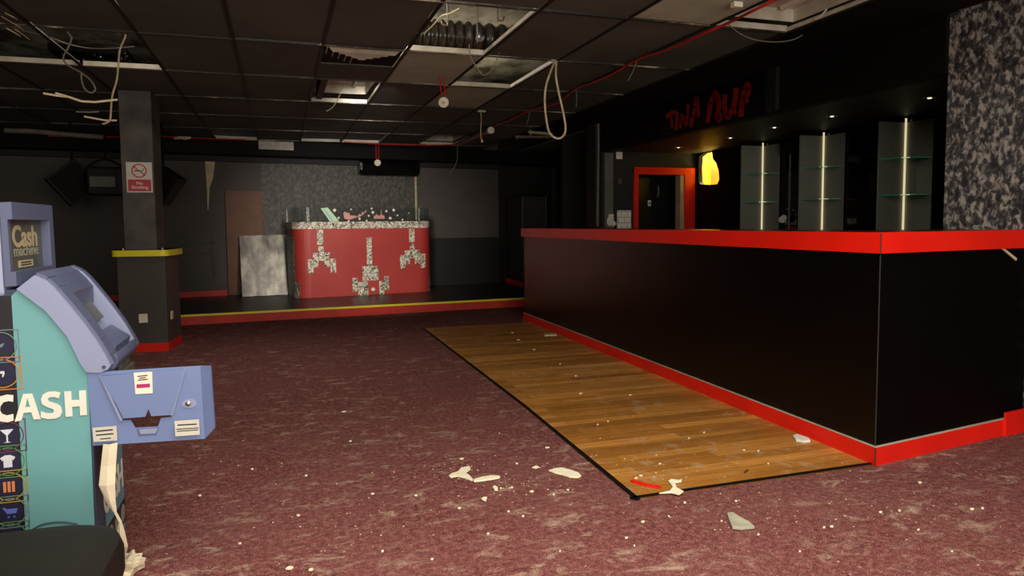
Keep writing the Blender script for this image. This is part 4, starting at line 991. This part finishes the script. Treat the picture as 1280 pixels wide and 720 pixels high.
# rounded darker edge strip following the curve
es = MB()
def edge_strip(y0_, y1_, lift):
    for a, b_ in zip(up_e, up_e[1:]):
        d = V(b_.x-a.x, 0, b_.z-a.z).normalized(); n = V(-d.z, 0, d.x)
        if n.z < 0: n = -n
        n *= lift
        es.hexa([V(a.x, y0_, a.z), V(b_.x, y0_, b_.z), V(b_.x, y1_, b_.z), V(a.x, y1_, a.z)], [V(a.x, y0_, a.z)+n, V(b_.x, y0_, b_.z)+n, V(b_.x, y1_, b_.z)+n, V(a.x, y1_, a.z)+n])
edge_strip(YA+.002, YA+.085, .010); es.build('console_rim', 'lilac_dark', atm, True)
es = MB(); edge_strip(YB-.03, YB+.01, .012); es.build('console_rim', 'lilac_dark', atm, True)
# top cap of the console
cap = [up_e[0], up_e[1], up_e[2]]
cm = MB()
for a, b_ in zip(up_e[:3], up_e[1:3]+[up_e[3]*.55+up_e[2]*.45]):
    cm.hexa([V(a.x, YA+.05, a.z-.05), V(b_.x, YA+.05, b_.z-.05), V(b_.x, YB-.01, b_.z-.05), V(a.x, YB-.01, a.z-.05)], [V(a.x, YA+.05, a.z+.009), V(b_.x, YA+.05, b_.z+.009), V(b_.x, YB-.01, b_.z+.009), V(a.x, YB-.01, a.z+.009)])
cm.build('console_cap', 'lilac_dark', atm)
# recessed screen bed, screen, key pad, lower lip
bed = MB()
inn_ = [V(p.x-.03, 0, p.z-.036) for p in up_e[2:]]
for a, b_ in zip(inn_, inn_[1:]):
    bed.hexa([V(a.x-.02, YA+.05, a.z-.02), V(b_.x-.02, YA+.05, b_.z-.02), V(b_.x-.02, YB-.04, b_.z-.02), V(a.x-.02, YB-.04, a.z-.02)], [V(a.x, YA+.05, a.z), V(b_.x, YA+.05, b_.z), V(b_.x, YB-.04, b_.z), V(a.x, YB-.04, a.z)])
bed.build('screen_bed', 'lilac', atm)
sc_ = MB(); a, b_ = inn_[0], inn_[2]; d = V(b_.x-a.x, 0, b_.z-a.z).normalized(); n = V(-d.z, 0, d.x); n = n if n.z > 0 else -n
a2, b2 = a+d*.015, b_-d*.005
sc_.hexa([V(a2.x, YA+.12, a2.z), V(b2.x, YA+.12, b2.z), V(b2.x, YB-.08, b2.z), V(a2.x, YB-.08, a2.z)], [V(a2.x, YA+.12, a2.z)+n*.02, V(b2.x, YA+.12, b2.z)+n*.02, V(b2.x, YB-.08, b2.z)+n*.02, V(a2.x, YB-.08, a2.z)+n*.02])
sc_.build('screen', 'sign_grey', atm)
ho = MB(); a3 = inn_[3]+d*.0
ho.hexa([V(a3.x-.02, YA+.10, a3.z-.02), V(a3.x+.05, YA+.10, a3.z-.05), V(a3.x+.05, YB-.07, a3.z-.05), V(a3.x-.02, YB-.07, a3.z-.02)], [V(a3.x+.0, YA+.10, a3.z+.045), V(a3.x+.062, YA+.10, a3.z+.0), V(a3.x+.062, YB-.07, a3.z+.0), V(a3.x+.0, YB-.07, a3.z+.045)])
ho.build('card_reader', 'lilac_dark', atm)
kp = inn_[-2]; kb = MB()
for i in range(4):
    for j in range(3):
        kb.box(kp.x+.0+i*.016, kp.x+.012+i*.016, YA+.14+j*.05, YA+.18+j*.05, kp.z-.010-.016*i, kp.z+.014-.016*i)
kb.build('keypad', 'tray_grey', atm)
lp_ = up_e[-1]; MB().prism([V(x, YA+.05, z) for x, z in [(lp_.x-.075, lp_.z-.02), (lp_.x+.004, lp_.z+.03), (lp_.x+.012, lp_.z+.0), (lp_.x-.004, lp_.z-.03), (lp_.x-.07, lp_.z-.035)]], (0, YB-YA-.06, 0), .006).build('console_lip', 'lilac_dark', atm, True)
c_ = T(131, 458); MB().lathe([(.006, 0), (.006, .002)], V(c_.x, YA-.012, c_.z), (0, -1, 0), 12).build('screw', 'navy', atm)
# top box
tz1 = T(14, 253).z; tz0 = T(22, 362).z; tx1 = T(14, 253).x-.034; tx0 = T(21, 358).x-.034
tpb = MB().prism([V(-1.2, YA, tz0-.04), V(tx0, YA, tz0-.02), V(tx1, YA, tz1-.012), V(tx1-.012, YA, tz1), V(-1.2, YA, tz1)], (0, YB-YA, 0), .012).build('top_box', 'lilac', atm)
fd = V(tx0-tx1, 0, tz0-tz1).normalized()     # down the front face
def ff(y, s, off=0): return V(tx1, y, tz1)+fd*s+V(.9, 0, .05).normalized()*off
Hf = (V(tx0, 0, tz0)-V(tx1, 0, tz1)).length
def ffbox(y0_, y1_, s0, s1, o0, o1, mb): return mb.hexa([ff(y0_, s0, o0), ff(y1_, s0, o0), ff(y1_, s1, o0), ff(y0_, s1, o0)], [ff(y0_, s0, o1), ff(y1_, s0, o1), ff(y1_, s1, o1), ff(y0_, s1, o1)])
fm = MB()
ffbox(YA, YB, .0, .055, .002, .034, fm); ffbox(YA, YB, Hf*.80, Hf-.01, .002, .034, fm); ffbox(YA, YA+.022, .055, Hf*.80, .002, .020, fm); ffbox(YB-.045, YB, .055, Hf*.80, .002, .034, fm)
fm.build('sign_frame', 'lilac_dark', tpb)
sp_ = ffbox(YA+.03, YB-.045, .055, Hf*.80, .002, .006, MB()).build('sign_panel', 'sign_grey', tpb)
Mx = Matrix(((0, -fd.x, 1, ff(0, 0, .007).x), (1, 0, 0, 0), (0, -fd.z, 0, 0), (0, 0, 0, 1)))
def ftext(t, y, s, size, w, bold, mt):
    p = ff(y, s, .0075); MB().text(t, frame_M(p, (0, 1, 0), -fd), size, bold, .001, w).build('sign_lettering', mt, tpb)
ftext('Cash', YA+.075, .142, .098, .245, .003, 'letter_cream'); ftext('machine', YA+.08, .174, .052, .245, .001, 'letter_dim')
ffbox(YA+.12, YA+.26, .190, .213, .006, .008, MB()).build('sign_label', 'letter_cream', tpb)
ffbox(YA+.14, YA+.24, .195, .199, .008, .009, ffbox(YA+.14, YA+.24, .203, .207, .008, .009, MB())).build('label_text', 'ink', tpb)
# swung-open lower front panel
k6 = 1/6.544
def D(x, y): return T(100+x*k6, 450+y*k6)
xl, xr = D(62, 100).x, D(985, 45).x; zt_, zb_ = D(500, 80).z, D(560, 665).z
op = [D(62, 100), D(985, 45), D(1025, 640), D(108, 697)]
hl = [(340, 490), (365, 470), (540, 458), (568, 395), (590, 455), (755, 445), (750, 460), (665, 470), (640, 540), (455, 552), (418, 487)]
Mp = frame_M((0, YA+.0, 0), (1, 0, 0), (0, 0, 1))
pn = MB(); pn.plate([(p.x, p.z) for p in op[::-1]], [[(D(*h).x, D(*h).z) for h in hl]], frame_M((0, YA, 0), (1, 0, 0), (0, 0, 1)), .006)
rp = [op[1], op[2]]
back = [V(op[1].x+.028, YA+.05, op[1].z-.012), V(op[2].x+.028, YA+.05, op[2].z+.02)]
pn.quad(V(op[1].x, YA, op[1].z), V(op[2].x, YA, op[2].z), back[1], back[0])
pn.quad(V(op[0].x, YA, op[0].z), V(op[1].x, YA, op[1].z), back[0], V(op[0].x, YA+.05, op[0].z-.012))
pn.quad(V(op[3].x, YA, op[3].z), V(op[2].x, YA, op[2].z), back[1], V(op[3].x, YA+.05, op[3].z+.02))
pn.quad(back[0], back[1], back[1]+V(0, .03, 0), back[0]+V(0, .03, 0))
dp = pn.build('fascia_door', 'lilac_deep', atm)
# raised apron (with its own notch above the slot) and pocket below
ap = [(178, 125), (860, 62), (860, 75), (752, 440), (590, 450), (567, 392), (540, 455), (368, 468)]
MB().plate([(D(*h).x, D(*h).z) for h in ap], [], frame_M((0, YA-.008, 0), (1, 0, 0), (0, 0, 1)), .008).build('raised_apron', 'lilac_deep', dp)
for p0_, p1_ in (((178, 125), (345, 488)), ((860, 65), (752, 445))):
    a, b_ = D(*p0_), D(*p1_); d = (b_-a).normalized(); n = d.cross(V(0, 1, 0))*.004
    MB().prism([V(q_.x, YA-.014, q_.z) for q_ in (a-n, b_-n, b_+n, a+n)], (0, .012, 0)).build('apron_ridge', 'lilac', dp)
MB().plate([(D(*h).x, D(*h).z) for h in [(470, 560), (650, 545), (628, 605), (485, 615)]], [], frame_M((0, YA-.004, 0), (1, 0, 0), (0, 0, 1)), .004).build('slot_pocket', 'lilac_dark', dp)
MB().plate([(D(*h).x, D(*h).z) for h in [(484, 562), (640, 550), (622, 594), (500, 600)]], [], frame_M((0, YA-.006, 0), (1, 0, 0), (0, 0, 1)), .003).build('pocket_face', 'lilac', dp)
MB().plate([(D(*h).x, D(*h).z) for h in [(512, 362), (565, 358), (545, 430), (535, 440)]], [], frame_M((0, YA-.010, 0), (1, 0, 0), (0, 0, 1)), .003).build('slot_guide', 'lilac_dark', dp)
def sticker(pts, mt, lines, lab):
    o = MB().plate([(D(*h).x, D(*h).z) for h in pts], [], frame_M((0, YA-.0165, 0), (1, 0, 0), (0, 0, 1)), .0165 if False else .0012)
    o = o.build('label_sticker', mt, dp); o['label'] = lab
    for (x0, x1, y, h, sk_, cm_) in lines:
        MB().plate([(D(*q_).x, D(*q_).z) for q_ in [(x0, y), (x1, y+sk_), (x1, y+sk_+h), (x0, y+h)]], [], frame_M((0, YA-.0172, 0), (1, 0, 0), (0, 0, 1)), .0006).build('label_print', cm_, o)
sticker([(447, 95), (597, 87), (602, 262), (462, 270)], 'sticker_white', [(478, 560, 121, 9, -8, 'ink'), (495, 545, 136, 9, -6, 'ink'), (482, 562, 152, 9, -8, 'ink'), (470, 580, 190, 32, -7, 'magenta')], 'white label with a magenta band')
sticker([(112, 542), (308, 527), (316, 645), (122, 658)], 'sticker', [(138, 278, 566, 12, -13, 'ink'), (140, 284, 598, 11, -13, 'ink'), (175, 262, 630, 9, -8, 'ink')], 'grey printed label below the hinge side')
sticker([(778, 488), (978, 474), (985, 598), (786, 613)], 'sticker', [(803, 958, 516, 11, -8, 'ink'), (792, 976, 552, 8, -12, 'ink'), (798, 970, 568, 8, -12, 'ink')], 'grey printed label at the outer corner')
c_ = D(895, 352)
MB().plate([(c_.x+.0105*1.0*.95*math.cos(t_*PI/12)*1.0, c_.z+.0068*math.sin(t_*PI/12)) for t_ in range(24)] if False else [(c_.x+.0235*math.cos(t_*PI/12), c_.z+.0155*math.sin(t_*PI/12)) for t_ in range(24)], [], frame_M((0, YA-.004, 0), (1, 0, 0), (0, 0, 1)), .004).build('lock_plate', 'lilac', dp)
MB().lathe([(.009, 0), (.009, .006), (.006, .008)], V(c_.x-.003, YA-.004, c_.z), (0, -1, 0), 16).build('lock', 'steel', dp, True)
# paper ribbon
pr_ = [(129, 555, 147, 553, 2.63), (126, 582, 145, 580, 2.62), (123.5, 607, 144, 605, 2.60), (133, 628, 144.5, 626, 2.60), (143, 642, 146, 640, 2.60), (148, 652, 152, 651, 2.60), (146, 668, 156, 664, 2.60), (144, 684, 160, 683, 2.61), (140, 700, 156, 699, 2.63), (135, 715, 150, 714, 2.65), (133, 725, 149, 722, 2.66)]
rb = MB(); prev = None
for x0_, y0_, x1_, y1_, Y_ in pr_:
    a, b_ = onY(x0_, y0_, Y_-.05), onY(x1_, y1_, Y_-.04); a.z = max(a.z, .004); b_.z = max(b_.z, .004)
    c_ = (a+b_)/2+V(0, -.012, 0)
    va, vc, vb = [rb.bm.verts.new(p) for p in (a, c_, b_)]
    if prev: rb.bm.faces.new((prev[0], prev[1], vc, va)); rb.bm.faces.new((prev[1], prev[2], vb, vc))
    prev = (va, vc, vb)
for k, (x, y) in enumerate([(150, 714), (162, 703), (168, 706), (158, 716), (165, 699)]):
    p = onz(x, y, .025); rb.blob(V(p.x, p.y, .028), .03, .03, .026, .45, 60+k, 2)
tag(rb.build('paper_roll', 'paper'), 'cream paper ribbon trailing from the cash machine onto the carpet', 'paper')
# leather stool
sx1, sy1 = -.385, 2.02
stl = thing('leather_bench', 'black leather bench seat in front of the cash machine', 'bench', (-.9, 1.7, 0))
sb_ = MB(); t = bmesh.new()
ring_ = rounded([V(-1.6, 1.2, 0), V(sx1, 1.2, 0), V(sx1, sy1, 0), V(-1.6, sy1, 0)], .16, 8)
lv = [(.33, .94), (.335, .985), (.36, 1.0), (.41, 1.0), (.438, .985), (.449, .94), (.452, .85), (.455, .5)]
cR = sum(ring_, V(0, 0, 0))/len(ring_); prev = None
for z, kk_ in lv:
    row = [sb_.bm.verts.new(cR+(p-cR)*kk_ + V(0, 0, z)) if True else None for p in ring_]
    if prev:
        for i in range(len(row)): sb_.bm.faces.new((prev[i], prev[(i+1) % len(row)], row[(i+1) % len(row)], row[i]))
    else: sb_.bm.faces.new(row[::-1])
    prev = row
sb_.bm.faces.new(prev)
t.free()
sb_.build('cushion', 'leather', stl, True)
MB().prism([cR+(p-cR)*.93+V(0, 0, .002) for p in ring_], (0, 0, .328)).build('base', 'black_plastic', stl)

# ------------------------------------------------------------------ debris
def flake(name, lab, px, pts, mt, h=.01, group=None, cat='plaster flake'):
    P = [onz(x, y, .003 if px is None else px) for x, y in pts]
    return tag(MB().prism(P, (0, 0, h), min(.003, h*.3)).build(name, mt), lab, cat, group)
q8 = lambda x, y: (540+x/6.4, 560+y/6.4)
flake('plaster_flake', 'oval cream plaster flake lying alone near the edge of the boards', None, [q8(*p) for p in [(932, 188), (990, 170), (1040, 166), (1110, 185), (1170, 205), (1195, 232), (1170, 245), (1100, 240), (1040, 220), (985, 208)]], 'plaster', .008)
flake('plaster_flake', 'long thin cream plaster flake beside the crumbled patch', None, [q8(*p) for p in [(328, 262), (400, 240), (480, 228), (540, 232), (545, 245), (480, 258), (400, 270), (335, 276)]], 'plaster', .008)
flake('crumbled_plaster', 'crumbled cream plaster patch, left of the long thin flake', None, [q8(*p) for p in [(132, 228), (160, 208), (205, 195), (235, 165), (300, 150), (310, 175), (270, 205), (300, 225), (328, 255), (322, 272), (270, 248), (240, 240), (200, 232), (150, 242)]], 'plaster', .006, cat='plaster')
q9 = lambda x, y: (740+x/5.142, 560+y/5.142)
flake('plasterboard_shard', 'triangular grey plasterboard shard on the carpet in front of the boards', None, [q9(*p) for p in [(868, 432), (905, 428), (960, 462), (1010, 488), (1046, 522), (960, 530), (902, 524), (880, 475)]], 'plaster_grey', .012, cat='plasterboard')
flake('red_sliver', 'bright red plastic sliver on the corner of the floorboards', .007, [q9(*p) for p in [(245, 210), (262, 208), (350, 235), (445, 252), (445, 265), (350, 250), (262, 226)]], 'red_skirt', .006, cat='plastic sliver')
flake('crumbled_plaster', 'white plaster crumbs spilled over the corner edge of the floorboards', .009, [q9(*p) for p in [(430, 296), (500, 280), (520, 255), (490, 215), (510, 205), (560, 212), (578, 205), (575, 222), (535, 228), (545, 260), (590, 285), (560, 305), (510, 292)]], 'plaster', .006, cat='plaster')
flake('torn_tissue', 'scrap of white tissue against the red skirting of the bar', .007, [(991, 547), (996, 545), (1002, 547), (1011, 550), (1013, 553), (1004, 554), (995, 552)], 'paper_white', .014, cat='tissue')
flake('wood_chip', 'pale chip of wood at the far end of the boards', .007, [(679, 418), (694, 417.5), (696, 419.5), (681, 420.5)], 'cream', .012, cat='chip')
flake('plaster_flake', 'small cream plaster flake, pointed, above the oval flake', None, [q8(*p) for p in [(800, 162), (830, 147), (860, 158), (830, 168)]], 'plaster', .006)
flake('plaster_flake', 'rounded cream plaster lump just below the long thin flake', None, [q8(*p) for p in [(484, 322), (505, 312), (528, 328), (525, 348), (500, 345)]], 'plaster', .01)
flake('plaster_flake', 'jagged cream plaster bit near the bottom of the crumbled scatter', None, [q8(*p) for p in [(392, 415), (415, 402), (442, 402), (432, 435), (408, 425)]], 'plaster', .008)
flake('brown_chip', 'small dark chip on the floorboards near the front edge', .007, [q9(*p) for p in [(975, 160), (1000, 138), (1006, 145), (985, 164)]], 'brown_board', .005, cat='chip')
SM = [(577, 574, 3), (710, 613, 2.2), (684, 560, 3.2), (692, 619, 2), (636, 640, 2), (654, 646, 2), (574, 636, 2.5), (626, 611, 2), (640, 610, 2), (665, 615, 3), (646, 580, 2), (856, 629, 2.6), (902, 652, 2), (948, 669, 2.4), (804, 653, 3.5), (783, 673, 2.3), (836, 646, 1.8), (793, 683, 1.6), (920, 627, 2.3), (1150, 604, 4), (1101, 641, 3), (1040, 659, 3.5), (1030, 660, 2.2), (1148, 663, 2.6), (1124, 639, 3), (1228, 636, 3.5), (1215, 637, 4), (362, 711, 5), (389, 713, 4), (315, 587, 2), (430, 515, 3), (438, 552, 2.4), (383, 595, 2), (373, 645, 2.2), (466, 618, 2.3), (520, 620, 2), (478, 690, 2.4), (540, 700, 2), (610, 668, 2.2), (700, 690, 2), (300, 680, 2), (250, 620, 2), (1000, 690, 2), (1190, 690, 2)]
for k, (x, y, s) in enumerate(SM):
    R_ = random.Random(k); n = 7
    c_ = onz(x, y, .003); rr = s*.0016*(c_.y/2.4)
    P = [c_+V(rr*R_.uniform(.6, 1.3)*math.cos(2*PI*i/n)*1.5, rr*R_.uniform(.6, 1.3)*math.sin(2*PI*i/n), 0) for i in range(n)]
    tag(MB().prism(P, (0, 0, .006)).build('plaster_chip', 'plaster'), 'small cream plaster chip lying on the maroon carpet', 'plaster chip', 'small plaster chips on the carpet')
SMW = [(726, 492, 3), (788, 494, 2), (747, 531, 2.2), (825, 580, 2.4), (795, 598, 3), (801, 595, 3), (690, 590, 0), (930, 563, 2), (948, 564, 2), (960, 580, 1.8), (760, 527, 1.8), (880, 541, 1.8), (861, 548, 1.8), (700, 455, 2), (720, 470, 2), (668, 437, 2.5), (648, 425, 2.5), (640, 416, 2)]
for k, (x, y, s) in enumerate(SMW):
    if not s: continue
    R_ = random.Random(k+99); n = 7; c_ = onz(x, y, .007); rr = s*.0016*(c_.y/2.6)
    P = [c_+V(rr*R_.uniform(.6, 1.3)*math.cos(2*PI*i/n)*1.5, rr*R_.uniform(.6, 1.3)*math.sin(2*PI*i/n), 0) for i in range(n)]
    tag(MB().prism(P, (0, 0, .005)).build('plaster_chip', 'plaster'), 'small cream plaster chip lying on the brown floorboards', 'plaster chip', 'small plaster chips on the boards')
cr_ = MB(); R_ = random.Random(5)
cl_ = [(570, 590, 30), (610, 605, 35), (665, 610, 30), (460, 640, 60), (380, 640, 60), (330, 590, 50), (870, 640, 60), (920, 640, 50), (1040, 655, 40), (1110, 630, 60), (1170, 640, 60), (450, 510, 60), (340, 480, 50), (700, 560, 60), (600, 480, 60), (820, 590, 40)]
for k in range(360):
    x, y, s = R_.choice(cl_); x += R_.gauss(0, s); y += R_.gauss(0, s*.35)
    if y < 445 or y > 719: continue
    c_ = onz(x, y, 0); onw = 1.44 < c_.x < 2.74 and c_.y > 2.68
    if c_.x > 2.70 and c_.y > 2.6 or c_.x < -.2 and c_.y < 3.1: continue
    r1 = R_.uniform(.0015, .0042); cr_.blob(V(c_.x, c_.y, (.007 if onw else .001)+r1*.3), r1*1.3, r1, r1*.5, .3, k, 1)
tag(cr_.build('plaster_crumbs', 'dust_bits'), 'fine plaster crumbs scattered over the carpet and boards', 'plaster crumbs', kind='stuff')

# ------------------------------------------------------------------ light
w = bpy.data.worlds.new('world'); SC.world = w; w.use_nodes = True
w.node_tree.nodes['Background'].inputs[0].default_value = (1, .93, .84, 1); w.node_tree.nodes['Background'].inputs[1].default_value = .10
def area(name, loc, tgt, sx, sy, e, c=(1, .94, .85)):
    l = bpy.data.lights.new(name, 'AREA'); l.shape = 'RECTANGLE'; l.size = sx; l.size_y = sy; l.energy = e; l.color = c
    o = bpy.data.objects.new(name, l); col.objects.link(o); o.location = loc
    o.rotation_euler = (V(tgt)-V(loc)).to_track_quat('-Z', 'Y').to_euler(); return o
def point(name, loc, e, r=.1, c=(1, .9, .75)):
    l = bpy.data.lights.new(name, 'POINT'); l.energy = e; l.shadow_soft_size = r; l.color = c
    o = bpy.data.objects.new(name, l); col.objects.link(o); o.location = loc; return o
area('shopfront_daylight', (.6, -2.6, 1.40), (.8, 6, 1.1), 4.2, 2.0, 215, (1, .92, .80))
area('near_floor_fill', (.7, 1.35, 2.44), (.7, 1.36, 0), 3.4, 2.0, 120, (1, .92, .80))  # unseen fill added overhead to brighten the near carpet and boards
sl_ = bpy.data.lights.new('booth_fill', 'SPOT'); sl_.energy = 620; sl_.spot_size = math.radians(52); sl_.spot_blend = .9; sl_.shadow_soft_size = .25; sl_.color = (1, .93, .84)  # added fill with no real fitting behind it, lifts the booth
so_ = bpy.data.objects.new('booth_fill', sl_); col.objects.link(so_); so_.location = (.9, 6.6, 2.38); so_.rotation_euler = (V(1.2, 11.3, 1.0)-V(.9, 6.6, 2.38)).to_track_quat('-Z', 'Y').to_euler()
fl_ = bpy.data.lights.new('mid_floor_fill', 'SPOT'); fl_.energy = 45; fl_.spot_size = math.radians(125); fl_.spot_blend = 1; fl_.shadow_soft_size = .1; fl_.color = (1, .93, .84)  # added fill that lifts the carpet in the middle distance
fo_ = bpy.data.objects.new('mid_floor_fill', fl_); col.objects.link(fo_); fo_.location = (.0, 6.3, 2.43)
point('void_fill', (.55, 4.55, 2.66), 16, .03, (1, .92, .8))  # three added fills hidden above the tiles to brighten the openings
point('void_fill', (1.35, 6.62, 2.66), 18, .03, (1, .92, .8))
point('void_fill', (-1.0, 5.9, 2.66), 4, .03, (1, .92, .8))
point('niche_lamp', (XB+.24, 8.38, 2.32), 75, .05, (1, .94, .66))
point('soffit_glow_fill', (XB+.2, 8.1, 1.5), 20, .05, (1, .88, .5))  # second source added low in the niche to throw glow onto the soffit
SC.view_settings.view_transform = 'Standard'
SC.view_settings.look = 'None'
SC.cycles.use_denoising = True
SC.cycles.max_bounces = 8
